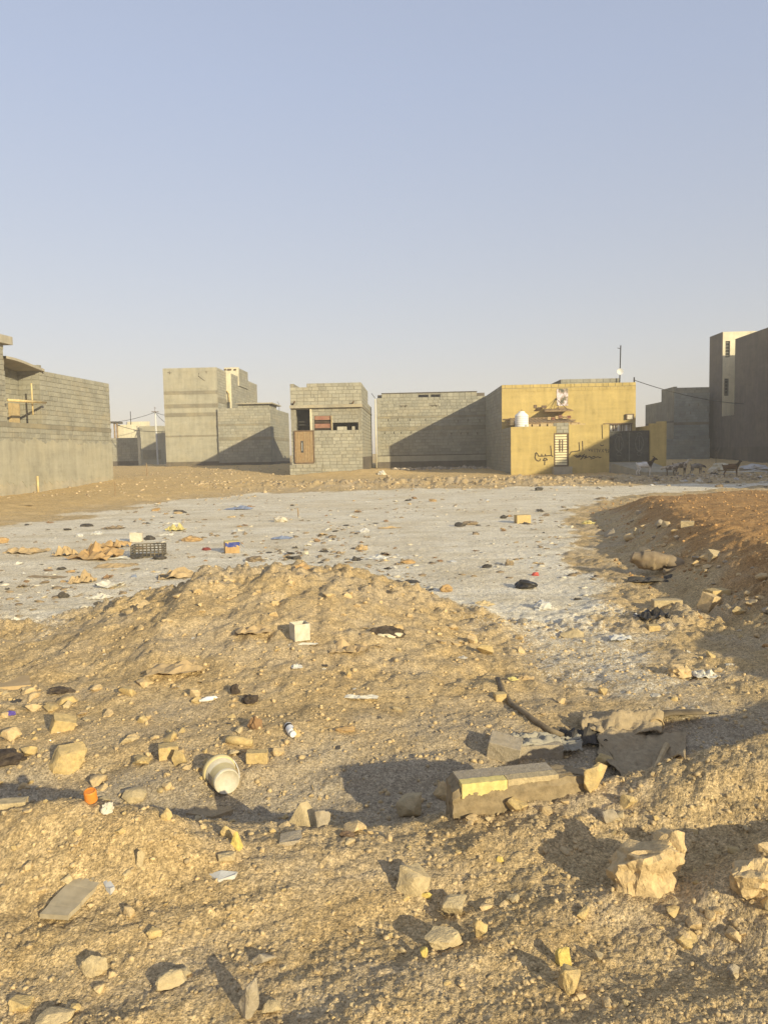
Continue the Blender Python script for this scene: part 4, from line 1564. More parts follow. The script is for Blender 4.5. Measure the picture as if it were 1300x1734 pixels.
# ---- big dark house on the right edge
def dark_house():
    far = P(1198.5, 760, 61.3)
    d = Vector((-53.0 / 1300, -1.0)).normalized()
    yaw = math.atan2(d.y, d.x)
    b = B('dark_house', 'big dark plastered house at the right edge with a cream light well', 'house', Vector((far.x, far.y, 0)), yaw)
    o = b.o
    f = b.f
    x1 = f(1221.5, 640)[0]
    x2 = f(1243, 640)[0]
    XE = 45.5
    zt1 = f(1215, 565)[1]
    zt2 = f(1260, 568.5)[1]
    zn = f(1232, 704)[1]
    zb = f(1250, 757)[1]
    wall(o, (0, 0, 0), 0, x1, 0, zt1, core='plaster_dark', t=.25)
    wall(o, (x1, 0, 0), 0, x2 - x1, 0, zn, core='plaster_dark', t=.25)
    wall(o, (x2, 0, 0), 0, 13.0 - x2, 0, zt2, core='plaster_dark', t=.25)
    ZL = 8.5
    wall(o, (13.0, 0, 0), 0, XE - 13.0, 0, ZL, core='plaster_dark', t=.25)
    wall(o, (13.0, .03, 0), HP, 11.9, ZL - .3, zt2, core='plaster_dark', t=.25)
    b.box('base_band', 'plaster_base', -.02, XE, -.03, .1, -.3, zb)
    # cream face of the light well
    M = Matrix.Translation((x1, .004, 0)) @ Matrix.Rotation(HP, 4, 'Z')
    w0 = b.f(1, 1)
    # openings measured on the plane x = x1
    o1a, o1z1 = b.s(1227.5, 577.5, x1)
    o1b, o1z0 = b.s(1235, 605, x1)
    o2a, o2z1 = b.s(1225.5, 641, x1)
    o2b, o2z0 = b.s(1233, 670, x1)
    cw = wall(o, (x1, .03, 0), HP, 9, zn - .3, zt1, [(o1a - .03, o1b - .03, o1z0, o1z1), (o2a - .03, o2b - .03, o2z0, o2z1)], core='plaster_cream', name='light_well_wall')
    for (a0, a1, z0, z1) in ((o1a, o1b, o1z0, o1z1), (o2a, o2b, o2z0, o2z1)):
        w_ = b.box('window', 'void', x1 - .2, x1 - .15, a0, a1, z0, z1)
        MB().box(x1 - .145, x1 - .08, a0, a0 + .05, z0, z1).build('frame', 'metal_scroll', w_, fix=False)
        MB().box(x1 - .145, x1 - .08, a1 - .05, a1, z0, z1).build('frame', 'metal_scroll', w_, fix=False)
        for q in range(5):
            zz = z0 + (z1 - z0) * (q + .5) / 5
            MB().box(x1 - .12, x1 - .09, a0 + .05, a1 - .05, zz - .03, zz + .03).build('bar', 'metal_scroll', w_, fix=False)
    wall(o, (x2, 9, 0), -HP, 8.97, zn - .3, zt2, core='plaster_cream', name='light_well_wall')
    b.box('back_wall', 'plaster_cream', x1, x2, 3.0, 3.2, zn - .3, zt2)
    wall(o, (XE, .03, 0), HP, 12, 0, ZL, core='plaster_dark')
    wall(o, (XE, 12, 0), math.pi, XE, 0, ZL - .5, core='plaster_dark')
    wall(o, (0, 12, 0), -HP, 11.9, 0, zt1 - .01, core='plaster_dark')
    b.box('roof', 'concrete', x2 + .2, 12.7, .3, 11.8, zt2 - .7, zt2 - .5)
    b.box('roof', 'concrete', 13.2, XE - .2, .3, 11.8, ZL - .7, ZL - .5)
    b.box('roof', 'concrete', .2, x1 - .2, .3, 11.8, zt1 - .7, zt1 - .5)
    return b
dark_house()

# ---- poles, wires
def utility_pole():
    b0 = P(268, 787, 75)
    t = tag(empty('utility_pole', (b0.x, b0.y, .4)), 'slim white metal utility pole beside the distant house', 'pole')
    top = P(263, 698, 75)
    dx, dz = top.x - b0.x, top.z - .4
    MB().tube([(0, 0, 0), (dx, 0, dz)], [.09, .07], 8).build('shaft', 'galvanised', t)
    MB().tube([(dx - .35, 0, dz + .05), (dx + .35, 0, dz + .02)], .04, 6).build('crossarm', 'metal_brown', t)
    MB().tube([(dx, 0, dz), (dx - .05, 0, dz + .5), (dx + .1, 0, dz + .35)], .03, 5).build('bracket', 'metal_brown', t)
    return Vector((top.x, 75, top.z))
tp = utility_pole()

def cable(a, c, sag, r, label):
    a, c = Vector(a), Vector(c)
    pts = [a.lerp(c, t) - Vector((0, 0, sag * 4 * t * (1 - t))) for t in np.linspace(0, 1, 17)]
    o = MB().tube(pts, r, 5).build('cable', 'wire')
    tag(o, label, 'cable', 'overhead cables')
cable(tp, P(150, 716, 76), .35, .022, 'overhead cable running left from the white utility pole')
cable(tp, P(300, 703, 66), .15, .022, 'upper overhead cable running right from the white utility pole')
cable(tp, P(300, 722, 66), .35, .022, 'lower drooping cable from the white utility pole to the tall house')
cable(P(197, 719, 68), P(290, 729, 62), .3, .022, 'sagging cable in front of the distant house wall')
cable(P(1074, 644, 45.5), P(1258, 684, 54), .25, .022, 'thin cable from the yellow house corner to the dark house')
finish_blocks()

# ================================================================== STONES
from mathutils import noise as mn

def rock_bm(seed, n=14, cuts=2, rough=.05, pts=None, fine=6.0):
    rr = random.Random(seed)
    bm = bmesh.new()
    if pts is None:
        pts = []
        for k in range(n):
            v = Vector((rr.gauss(0, 1), rr.gauss(0, 1), rr.gauss(0, 1))).normalized()
            pts.append(v * rr.uniform(.82, 1.0))
    for p_ in pts:
        bm.verts.new(p_)
    r = bmesh.ops.convex_hull(bm, input=bm.verts)
    bmesh.ops.delete(bm, geom=[g for g in r['geom_interior'] if isinstance(g, bmesh.types.BMVert)], context='VERTS')
    bmesh.ops.bevel(bm, geom=list(bm.edges), offset=.04, segments=1, affect='EDGES', clamp_overlap=True)
    bmesh.ops.triangulate(bm, faces=bm.faces)
    bmesh.ops.subdivide_edges(bm, edges=bm.edges, cuts=cuts, use_grid_fill=True)
    off = Vector((rr.uniform(0, 50), rr.uniform(0, 50), rr.uniform(0, 50)))
    for v in bm.verts:
        d = mn.noise(v.co * 1.6 + off) * rough * 1.6 + mn.noise(v.co * fine + off) * rough * .6 - abs(mn.noise(v.co * 3.1 - off)) * rough
        v.co += v.co.normalized() * d
    bmesh.ops.recalc_face_normals(bm, faces=bm.faces)
    return bm

def unit_fit(bm):
    mn_ = Vector((min(v.co[i] for v in bm.verts) for i in range(3)))
    mx_ = Vector((max(v.co[i] for v in bm.verts) for i in range(3)))
    c = (mn_ + mx_) / 2
    s_ = mx_ - mn_
    for v in bm.verts:
        v.co = Vector(((v.co.x - c.x) / s_.x, (v.co.y - c.y) / s_.y, (v.co.z - mn_.z) / s_.z))

def to_mesh(bm, name):
    me = bpy.data.meshes.new(name)
    bm.to_mesh(me)
    bm.free()
    return me

def depth_of(p):
    return (RM.transposed() @ (p - CAM)).z * -1.0

def rock(u, v, w_, h_, mat, label, seed, dep=.8, sink=.42, rz=None, pts=None, n=13, rough=.075, name='stone', cat='stone', group=None, cuts=3, tilt=(0, 0)):
    """a stone whose foot is seen at (u, v) and that looks w_ by h_ picture units"""
    p = G(u, v)
    k = depth_of(p) / FPX
    W_, Hh = w_ * k, h_ * k
    el = math.atan2(CAM.z - p.z, math.hypot(p.x, p.y))
    D_ = W_ * dep
    Z_ = max((Hh - D_ * math.sin(el) * .62) / math.cos(el), Hh * .5)
    bm = rock_bm(seed, n, cuts, rough, pts)
    unit_fit(bm)
    me = to_mesh(bm, name)
    o = link(name, me, mat, None, True)
    me.set_sharp_from_angle(angle=math.radians(28))
    fx, fy = p.x / math.hypot(p.x, p.y), p.y / math.hypot(p.x, p.y)
    c = Vector((p.x + fx * D_ * .42, p.y + fy * D_ * .42, 0))
    hz_ = Hs(c.x, c.y)
    c.z = min(p.z, hz_ if abs(hz_ - p.z) < .05 else p.z) - Z_ * sink * .5
    o.location = c
    o.scale = (W_, D_, Z_ * (1 + sink * .5))
    o.rotation_euler = (tilt[0], tilt[1], rz if rz is not None else random.Random(seed).uniform(-.4, .4))
    tag(o, label, cat, group)
    return o

WEDGE = [Vector(p_) for p_ in ((-1, -.6, -1), (.8, -.7, -1), (1, .6, -1), (-.6, .7, -1), (-.1, -.2, 1), (.25, .1, 1), (.6, -.3, .1))]
BLOCK = [Vector((x, y, z)) for x in (-1, .95) for y in (-1, 1) for z in (-1, 1)]
BOULD = [Vector(p_) for p_ in ((-1, -.7, -.8), (-.9, -.8, .30), (-.2, -.9, .62), (.55, -.6, .95), (1, -.2, .75), (.85, -.6, .0), (.35, -.95, -.7), (-.5, -1, -1), (.9, .6, -.9), (-.9, .8, -1), (-.9, .8, .3), (.8, .7, .9), (.6, -.8, -1))]
FLAT = None
R = rock
R(514, 1396, 58, 52, 'stone_pale', 'pale wedge shaped stone standing up on the near ridge of earth', 21, pts=WEDGE, sink=.15, rough=.03)
R(547, 1402, 26, 32, 'stone_grey', 'small dark grey stone leaning against the pale wedge stone', 22)
R(698, 1512, 62, 54, 'stone_pale', 'angular pale stone with a flat face in the middle foreground', 23, n=11)
R(721, 1513, 24, 15, 'stone_bright', 'bright yellow chip at the foot of the angular pale stone', 24, dep=.5)
R(768, 1544, 46, 34, 'stone_pale', 'angular stone just right of the middle foreground stone', 25, n=11)
R(752, 1616, 72, 36, 'stone_pale', 'wide flat stone lying in the middle foreground gravel', 26, dep=.6)
R(814, 1602, 24, 34, 'stone_yellow', 'upright yellowish stone right of the wide flat stone', 27)
R(718, 1634, 15, 18, 'stone_bright', 'tiny bright yellow stone below the wide flat stone', 28)
R(965, 1692, 40, 46, 'stone_yellow', 'two toned yellow stone near the bottom edge right of centre', 29)
R(953, 1640, 26, 34, 'stone_bright', 'bright yellow rough stone above the two toned stone', 30)
big = R(1090, 1515, 132, 96, 'clod', 'large blocky earth boulder casting a shadow on the right', 31, pts=BOULD, dep=.6, rough=.20, cuts=5, name='boulder', cat='boulder', rz=-.12)
topc = R(1150, 1446, 56, 46, 'clod', 'lumpy clod resting on top of the large boulder', 32, rough=.12, cuts=4, name='earth_clod', cat='clod')
topc.location = big.location + Vector((.40 * big.scale.x, .05, .62 * big.scale.z))
topc.scale = (big.scale.x * .42, big.scale.x * .36, big.scale.z * .52)
R(1276, 1535, 92, 82, 'clod', 'big rounded earth clod cut by the right picture edge', 33, rough=.18, cuts=5, name='earth_clod', cat='clod')
R(1250, 1503, 32, 34, 'clod', 'round earth ball beside the big clod at the right edge', 34, rough=.08, name='earth_clod', cat='clod')
R(693, 1388, 46, 44, 'stone_pale', 'pale stone half buried in the ridge left of the kerb piece', 35)
R(748, 1362, 30, 34, 'clod', 'clod of earth propped against the left end of the kerb piece', 36, rough=.1, name='earth_clod', cat='clod')
R(1022, 1302, 32, 26, 'stone_yellow', 'potato shaped stone behind the right end of the kerb piece', 37, rough=.03, n=22)
R(1006, 1336, 44, 48, 'stone_yellow', 'yellow stone leaning at the right end of the kerb piece', 38, dep=.5, rough=.07)
R(228, 1363, 46, 26, 'stone_pale', 'smooth round topped pale stone in the shaded trench', 39, n=24, rough=.02)
R(20, 1376, 54, 20, 'stone_pale', 'long pale slab of stone at the left edge of the trench', 40, dep=.45, pts=BLOCK, rz=.15)
R(103, 1240, 38, 28, 'stone_yellow', 'tilted yellow block above the left cluster of clods', 41, pts=BLOCK, rz=.5, tilt=(.2, .3))
R(118, 1300, 66, 52, 'stone_yellow', 'biggest yellow clod on the left slope', 42, rough=.08, cuts=3)
R(50, 1280, 30, 20, 'stone_yellow', 'small yellow stone beside the black ash at the left edge', 43)
R(20, 1258, 32, 24, 'clod', 'tan clod above the black ash at the left edge', 44)
R(240, 1301, 36, 18, 'stone_yellow', 'low knobbly yellow stone between the big clod and the bucket', 45, rough=.1)
R(286, 1290, 34, 26, 'stone_yellow', 'square yellow stone up the slope from the bucket', 46, pts=BLOCK, rz=.3)
R(306, 1302, 24, 28, 'stone_yellow', 'upright yellow stone touching the square one near the bucket', 47)
R(436, 1298, 36, 22, 'stone_yellow', 'rectangular yellow brick fragment right of the bucket', 48, pts=BLOCK, rz=.05, dep=.5, rough=.03)
R(396, 1284, 24, 12, 'stone_pale', 'small pale stone just above the bucket', 49)
R(386, 1424, 30, 28, 'stone_yellow', 'rounded yellow stone below the bucket', 50)
R(400, 1447, 24, 30, 'stone_bright', 'vivid yellow stone standing below the bucket', 51, pts=WEDGE)
R(385, 1470, 32, 22, 'stone_pale', 'pale crumbly stone under the vivid yellow stone', 52)
R(283, 1396, 20, 22, 'stone_yellow', 'small yellow stone on the ridge between trench and foreground', 53)
R(205, 1424, 18, 14, 'stone_yellow', 'small round yellow stone beside the left earth hump', 54)
R(262, 1600, 28, 20, 'stone_yellow', 'lone yellow stone in the left foreground gravel', 55)
R(290, 1676, 54, 34, 'stone_pale', 'broken pale clod in the left foreground', 56, rough=.1)
R(162, 1652, 46, 36, 'stone_pale', 'broad pale stone at the lower left, above the corner', 57, rough=.1)
R(36, 1702, 38, 24, 'stone_yellow', 'yellow stone near the bottom left corner', 58)
R(423, 1728, 36, 66, 'stone_grey', 'tall grey stone at the bottom edge', 59)
R(462, 1722, 34, 26, 'stone_pale', 'pale stone right of the tall grey bottom stone', 60)
R(95, 1734, 60, 22, 'stone_pale', 'pale stone cut by the bottom edge at the left', 61)
R(115, 1502, 20, 20, 'stone_pale', 'cream pebble just above the grey board', 62)
R(240, 1478, 15, 28, 'stone_pale', 'slim pale stone standing right of the grey board', 63)
R(445, 1640, 50, 26, 'stone_grey', 'flat grey stone low in the middle left foreground', 64, dep=.5)
R(1120, 1480, 18, 40, 'stone_pale', 'pale splinter of stone leaning against the large boulder', 65, pts=WEDGE)
R(1160, 1590, 46, 26, 'stone_yellow', 'yellowish stone below the right ridge', 66)
R(1240, 1655, 22, 24, 'stone_grey', 'grey stone in the lower right gravel', 67)
R(985, 1560, 26, 24, 'stone_yellow', 'yellow stone left of the right ridge', 68)
R(870, 1525, 26, 16, 'stone_pale', 'pale stone in the shaded hollow', 69)
R(845, 1455, 14, 10, 'stone_bright', 'tiny bright yellow fragment in the shaded hollow', 70)
R(821, 1110, 30, 20, 'stone_yellow', 'tan stone at the right foot of the central heap', 71)
R(1213, 1014, 36, 26, 'stone_yellow', 'pale yellow building block lying at the foot of the right slope', 72, pts=BLOCK, dep=.7, rough=.015, rz=.25, name='building_block', cat='block')
R(884, 886, 25, 15, 'stone_yellow', 'lone yellow building block on the salt flat', 73, pts=BLOCK, dep=.6, rough=.02, rz=.2, name='building_block', cat='block')
R(876, 886, 9, 12, 'cardboard_dark', 'dark chunk touching the lone yellow block on the salt', 74)
R(1128, 1028, 48, 15, 'stone_pale', 'long pale block lying flat left of the yellow building block', 75, pts=BLOCK, dep=.4, rough=.02, rz=-.05, name='building_block', cat='block')
R(1192, 1030, 30, 32, 'clod', 'broken brown block leaning below the yellow building block', 76, pts=BLOCK, rz=.7, tilt=(.3, .2), name='building_block', cat='block')
R(1248, 1040, 26, 16, 'stone_yellow', 'small yellowish rubble right of the building block', 77)
R(1205, 946, 26, 16, 'stone_pale', 'light slab stuck in the dark slope above the sack', 78, pts=BLOCK, tilt=(.5, .2))
R(1163, 893, 22, 12, 'stone_pale', 'pale slab on the shaded slope of the red platform', 79, pts=BLOCK, rz=-.4)
R(1075, 906, 12, 14, 'stone_pale', 'upright pale stone at the toe of the shaded slope', 80)
R(1118, 893, 20, 14, 'stone_grey', 'grey stone on the shaded slope', 81)
R(968, 1078, 40, 20, 'stone_pale', 'flattened pale lump on the salt right of the heap', 82)
R(1105, 1068, 20, 14, 'stone_yellow', 'small yellow block below the black bag', 83, pts=BLOCK)
R(846, 1186, 20, 16, 'stone_yellow', 'yellow block fragment beside the hose', 84, pts=BLOCK)
R(850, 1292, 56, 40, 'stone_grey', 'grey concrete lump in the shade behind the kerb piece', 85, pts=BLOCK, tilt=(.15, .2), rough=.04)
R(905, 1290, 90, 30, 'stone_grey', 'wide grey concrete slab piece behind the kerb piece', 86, pts=BLOCK, dep=.4, rough=.04, rz=.1)
R(1032, 1392, 30, 26, 'stone_grey', 'small grey stone in the shaded hollow under the kerb piece', 87)
R(1062, 1362, 30, 26, 'stone_yellow', 'yellow stone on the lit bank right of the kerb piece', 88)
R(600, 1415, 40, 24, 'clod', 'earth clod on the ridge right of the wedge stone', 89, name='earth_clod', cat='clod')
R(875, 1372, 40, 26, 'stone_yellow', 'yellow crumbling lump under the middle of the kerb piece', 90, rough=.1)
R(500, 1252, 20, 20, 'stone_yellow', 'yellow stone left of the printed can', 91)
R(470, 1280, 24, 16, 'clod', 'brownish clod below the printed can', 92, name='earth_clod', cat='clod')

# stones alike, in bands of the picture
ROCKS = []
for k in range(10):
    bm = rock_bm(200 + k, 11 + k % 4, 1, .07)
    unit_fit(bm)
    me_ = to_mesh(bm, 'stone')
    me_.polygons.foreach_set('use_smooth', [True] * len(me_.polygons))
    me_.set_sharp_from_angle(angle=math.radians(28))
    ROCKS.append(me_)

LAND = [(514, 1375, 'the pale wedge stone'), (698, 1490, 'the angular pale stone'), (752, 1600, 'the wide flat stone'), (965, 1670, 'the two toned yellow stone'),
        (1092, 1465, 'the large boulder'), (1276, 1495, 'the right edge clod'), (228, 1350, 'the round topped pale stone'), (118, 1275, 'the biggest yellow clod'),
        (380, 1318, 'the paint bucket'), (155, 1347, 'the orange pot'), (125, 1522, 'the grey board'), (378, 1490, 'the triangular tile shard'), (290, 1660, 'the broken pale clod'),
        (423, 1695, 'the tall grey stone'), (36, 1690, 'the corner yellow stone'), (890, 1330, 'the kerb piece'), (494, 1240, 'the white printed bottle'), (508, 1068, 'the open white box'),
        (655, 1070, 'the burnt bundle'), (612, 1183, 'the white paper strip'), (106, 1165, 'the black charred rag'), (14, 1285, 'the black ash heap'), (900, 1215, 'the hose'), (1140, 1225, 'the curved drum piece'),
        (1193, 1145, 'the bent pale sheet'), (1104, 1042, 'the torn black bag'), (1125, 960, 'the slumped sack'), (1213, 1002, 'the yellow building block'), (890, 990, 'the black plastic bag'),
        (906, 972, 'the red wrapper'), (885, 878, 'the lone yellow block'), (247, 932, 'the black crate'), (391, 927, 'the printed cardboard box'), (165, 935, 'the big cardboard sheet'), (230, 910, 'the white carton'),
        (298, 895, 'the yellow plastic sheet'), (476, 879, 'the whitish lump'), (504, 868, 'the thin stake'), (405, 860, 'the blue grey plastic sheet'), (612, 928, 'the tan lump'), (690, 952, 'the reddish brown packet'),
        (795, 886, 'the twig bundle'), (510, 957, 'the curled orange brown sack'), (755, 998, 'the orange brown packet'), (108, 1006, 'the black pointed scrap'), (45, 932, 'the pinkish tan sheet'), (918, 1022, 'the crumpled film'),
        (996, 884, 'the yellow wrapper'), (912, 828, 'the far edge scrap'), (1091, 795, 'the white goat'), (1145, 797, 'the two patched goats'), (1179, 795, 'the grey brown goat'), (1237, 795, 'the plain brown goat'),
        (1163, 888, 'the slope slab'), (430, 970, 'the crest of the heap'), (20, 1368, 'the long pale slab'), (1240, 1645, 'the lower right stone'), (870, 1518, 'the hollow stone')]
HUE = {'clod': 'tan', 'stone_yellow': 'yellow', 'stone_pale': 'pale', 'stone_grey': 'grey', 'rag_dark': 'black', 'sack_brown': 'brown', 'cardboard_dark': 'dark brown', 'paper': 'white', 'white_dusty': 'off-white',
       'film': 'greyish', 'sack_pale': 'cream', 'cardboard': 'orange brown', 'sack_tan': 'tan', 'sack_white': 'grey white'}
USED = set()
def where2(u, v):
    l_ = sorted((math.hypot(u - a, (v - c) * 1.4), ph_) for a, c, ph_ in LAND)
    return 'between ' + l_[0][1] + ' and ' + l_[1][1]

def where(u, v):
    d2, lu, lv, ph = min((math.hypot(u - a, (v - c) * 1.4), a, c, ph_) for a, c, ph_ in LAND)
    an = math.degrees(math.atan2(-(v - lv), u - lu)) % 360
    dr = ('right of', 'up and right of', 'above', 'up and left of', 'left of', 'down and left of', 'below', 'down and right of')[int((an + 22.5) // 45) % 8]
    far = 'just' if d2 < 35 else ('a little way' if d2 < 75 else 'some way')
    return far + ' ' + dr + ' ' + ph

def scatter(count, name, label, cat, group, mats, area, size, seed, meshes=ROCKS, lo=(.5, .9), sink=.3):
    rr = random.Random(seed)
    cache = {}
    for k in range(count):
        u, v = area(rr)
        p = G(u, v)
        kk = depth_of(p) / FPX
        s_ = size(rr) * kk
        mi = rr.randrange(len(meshes))
        mat = rr.choice(mats)
        key = (mi, mat)
        if key not in cache:
            me = meshes[mi].copy()
            me.materials.clear()
            me.materials.append(MATS[mat])
            cache[key] = me
        o = bpy.data.objects.new(name, cache[key])
        COL.objects.link(o)
        zz = s_ * rr.uniform(*lo)
        o.location = (p.x, p.y, p.z - zz * sink)
        o.scale = (s_, s_ * rr.uniform(.65, 1.05), zz)
        o.rotation_euler = (rr.uniform(-.25, .25), rr.uniform(-.25, .25), rr.uniform(0, 6.28))
        q_ = s_ / kk
        noun = {'clod': 'clod', 'stone': 'stone', 'scrap': 'scrap'}[cat]
        head = ('tiny ' if q_ < 9.5 else ('small ' if q_ < 14 else 'larger ')) + HUE[mat] + ' ' + noun + ' '
        lab = head + where(u, v)
        if lab in USED:
            lab = head + where2(u, v)
        if len(lab.split()) > 16:
            lab = ' '.join(lab.replace('a little way', 'near,').split()[:16])
        USED.add(lab)
        tag(o, lab, cat, group)

def rect(u0, u1, v0, v1):
    return lambda rr: (rr.uniform(u0, u1), rr.uniform(v0, v1))
def pw(a, b, e=2.2):
    return lambda rr: a + (b - a) * rr.random() ** e
YS = ['stone_yellow', 'clod', 'clod', 'clod', 'stone_pale']
scatter(120, 'pebble_stone', 'small stone lying loose in the gravel along the bottom foreground', 'stone', 'loose stones in the bottom foreground', YS, rect(-60, 1360, 1440, 1760), pw(8, 24, 2.8), 301, sink=.42)
scatter(70, 'pebble_stone', 'small stone or clod on the near ridge of earth', 'stone', 'loose stones on the near ridge', YS, rect(-60, 1360, 1340, 1440), pw(8, 24, 2.6), 302, sink=.42)
scatter(80, 'earth_clod', 'yellow earth clod on the slope at the left below the central heap', 'clod', 'clods on the left slope', ['clod', 'stone_yellow', 'clod', 'stone_pale'], rect(-60, 430, 1150, 1345), pw(10, 32, 2.4), 303, sink=.45)
scatter(60, 'earth_clod', 'brown clod on the crest of the central heap', 'clod', 'clods on the central heap', ['clod'], lambda rr: (lambda u: (u, rr.uniform(0, 70) + np.interp(u, [200, 330, 560, 720, 840], [1030, 975, 975, 1015, 1075])))(rr.uniform(220, 830)), pw(8, 24), 304, sink=.45)
scatter(26, 'earth_clod', '', 'clod', 'clods on the right ridge', ['clod', 'clod', 'stone_yellow'], rect(1120, 1310, 1440, 1580), pw(12, 40), 309, sink=.45)
scatter(45, 'earth_clod', 'stone or clod on the dark slope below the red platform', 'clod', 'rubble on the dark slope', ['clod', 'stone_grey', 'clod'], lambda rr: (lambda t: (1050 + 260 * t + rr.uniform(-40, 60), 885 + 150 * t + rr.uniform(-30, 40)))(rr.random()), pw(8, 24), 305)
scatter(30, 'earth_clod', 'clod on the sandy ground between heap and kerb piece', 'clod', 'clods between heap and kerb', ['clod', 'stone_pale', 'stone_yellow'], rect(430, 1300, 1060, 1270), pw(7, 20), 306)

# ------------------------------------------------------------------ uncountable gravel and rubble
def pebbles(name, mat, pts, sizes, seed, flat=(.45, .95)):
    rg = np.random.default_rng(seed)
    t = (1 + 5 ** .5) / 2
    iv = np.array([(-1, t, 0), (1, t, 0), (-1, -t, 0), (1, -t, 0), (0, -1, t), (0, 1, t), (0, -1, -t), (0, 1, -t), (t, 0, -1), (t, 0, 1), (-t, 0, -1), (-t, 0, 1)], float)
    iv /= np.linalg.norm(iv[0])
    fc = np.array([(0, 11, 5), (0, 5, 1), (0, 1, 7), (0, 7, 10), (0, 10, 11), (1, 5, 9), (5, 11, 4), (11, 10, 2), (10, 7, 6), (7, 1, 8), (3, 9, 4), (3, 4, 2), (3, 2, 6), (3, 6, 8), (3, 8, 9), (4, 9, 5), (2, 4, 11), (6, 2, 10), (8, 6, 7), (9, 8, 1)])
    n = len(pts)
    V = np.repeat(iv[None], n, 0) * rg.uniform(.72, 1.22, (n, 12, 1))
    V *= np.stack([np.ones(n), rg.uniform(.6, 1, n), rg.uniform(flat[0], flat[1], n)], 1)[:, None, :]
    an = rg.uniform(0, 6.28, n)
    tl = rg.normal(0, .3, n)
    c, s_ = np.cos(tl), np.sin(tl)
    y = V[..., 1] * c[:, None] - V[..., 2] * s_[:, None]
    z = V[..., 1] * s_[:, None] + V[..., 2] * c[:, None]
    V[..., 1], V[..., 2] = y, z
    c, s_ = np.cos(an), np.sin(an)
    x = V[..., 0] * c[:, None] - V[..., 1] * s_[:, None]
    y = V[..., 0] * s_[:, None] + V[..., 1] * c[:, None]
    V[..., 0], V[..., 1] = x, y
    V = V * (sizes[:, None, None] * .5)
    P_ = np.stack([pts[:, 0], pts[:, 1], H(pts[:, 0], pts[:, 1]) + sizes * .02], 1)
    V += P_[:, None, :]
    F = (fc[None] + (np.arange(n) * 12)[:, None, None]).reshape(-1, 3)
    me = bpy.data.meshes.new(name)
    me.vertices.add(n * 12)
    me.vertices.foreach_set('co', V.reshape(-1))
    me.loops.add(F.size)
    me.loops.foreach_set('vertex_index', F.ravel())
    me.polygons.add(len(F))
    me.polygons.foreach_set('loop_start', np.arange(len(F)) * 3)
    me.polygons.foreach_set('loop_total', np.full(len(F), 3))
    me.update()
    return link(name, me, mat)

rg = np.random.default_rng(77)
def fan(n, y0, y1, half=.68, e=1.0):
    y = y0 * (y1 / y0) ** rg.random(n)
    x = rg.uniform(-half, half, n) * (y + .35)
    return np.stack([x, y], 1)
q = fan(42000, 1.15, 4.6)
keep = (fbm(q[:, 0] * 1.6 + 5, q[:, 1] * 2.2, 3) + rg.uniform(-.6, .6, len(q))) > -.22
q = q[keep]
sz = .0035 + .019 * rg.random(len(q)) ** 7
sz *= np.clip(q[:, 1] / 2.2, .7, 1.5)
o = stuff(pebbles('gravel', 'gravel', q, sz, 5))
o['label'] = 'fine yellow gravel strewn over the foreground earth'
q = fan(8000, 4.0, 9.0)
s_, r_, d_ = zones(q[:, 0], q[:, 1])
q = q[(s_ < .4) & (rg.random(len(q)) < .75)]
sz = .008 + .035 * rg.random(len(q)) ** 5
o = stuff(pebbles('gravel', 'clod', q, sz, 6))
o['label'] = 'crumbs of earth on the heap and its slopes'
# platform and its slope
q = np.stack([rg.uniform(2.8, 13, 7000), rg.uniform(6, 24, 7000)], 1)
q = q[(q[:, 0] > toe_x(q[:, 1]) - .2)]
sz = .015 + .06 * rg.random(len(q)) ** 4
o = stuff(pebbles('rubble', 'red_clod', q, sz, 7))
o['label'] = 'earth crumbs on the red platform and its dark slope'
# far bund
q = np.stack([rg.uniform(-9, 18, 5200), rg.normal(36.0, 1.3, 5200)], 1)
q = q[(fbm(q[:, 0] * .5, q[:, 1] * .5, 2) + rg.uniform(-.5, .5, len(q))) > -.15]
sz = .04 + .20 * rg.random(len(q)) ** 5
o = stuff(pebbles('rubble', 'rubble', q, sz, 8))
o['label'] = 'lumpy rubble bund along the far side of the lot'
q = np.stack([rg.uniform(.6, 7.2, 420), rg.normal(51.8, .5, 420)], 1)
sz = .08 + .32 * rg.random(len(q)) ** 2.5
o = stuff(pebbles('rubble', 'rubble_far', q, sz, 9))
o['label'] = 'mixed rubble along the foot of the shadowed house'
q = np.stack([rg.uniform(12, 24, 900), rg.normal(37.2, 1.2, 900)], 1)
sz = .04 + .18 * rg.random(len(q)) ** 3
o = stuff(pebbles('rubble', 'rubble_far', q, sz, 10))
o['label'] = 'grey rubble in the shade in front of the goats'
q = np.stack([rg.uniform(-15, -5, 1500), rg.uniform(28, 56, 1500)], 1)
sz = .03 + .18 * rg.random(len(q)) ** 5
o = stuff(pebbles('rubble', 'rubble', q, sz, 12))
o['label'] = 'scattered stones on the sandy ground before the left houses'
# small litter crumbs on the salt
q = fan(11000, 7.5, 33, .6)
s_, r_, d_ = zones(q[:, 0], q[:, 1])
cl = fbm(q[:, 0] * .35 + 2, q[:, 1] * .35, 3)
q = q[(s_ > .3) & (cl + rg.uniform(-.35, .35, len(q)) > .2)]
sz = .018 + .15 * rg.random(len(q)) ** 4.5
o = stuff(pebbles('litter', 'sack_brown', q, sz, 13, (.12, .4)))
o['label'] = 'small brown litter and crumbs strewn over the salt crust'
q = fan(2600, 7.5, 33, .6)
s_, r_, d_ = zones(q[:, 0], q[:, 1])
cl = fbm(q[:, 0] * .3 + 9, q[:, 1] * .3, 3)
q = q[(s_ > .3) & (cl + rg.uniform(-.5, .5, len(q)) > .15)]
sz = .02 + .13 * rg.random(len(q)) ** 4
o = stuff(pebbles('litter', 'white_dusty', q, sz, 14, (.12, .4)))
o['label'] = 'small white litter strewn over the salt crust'

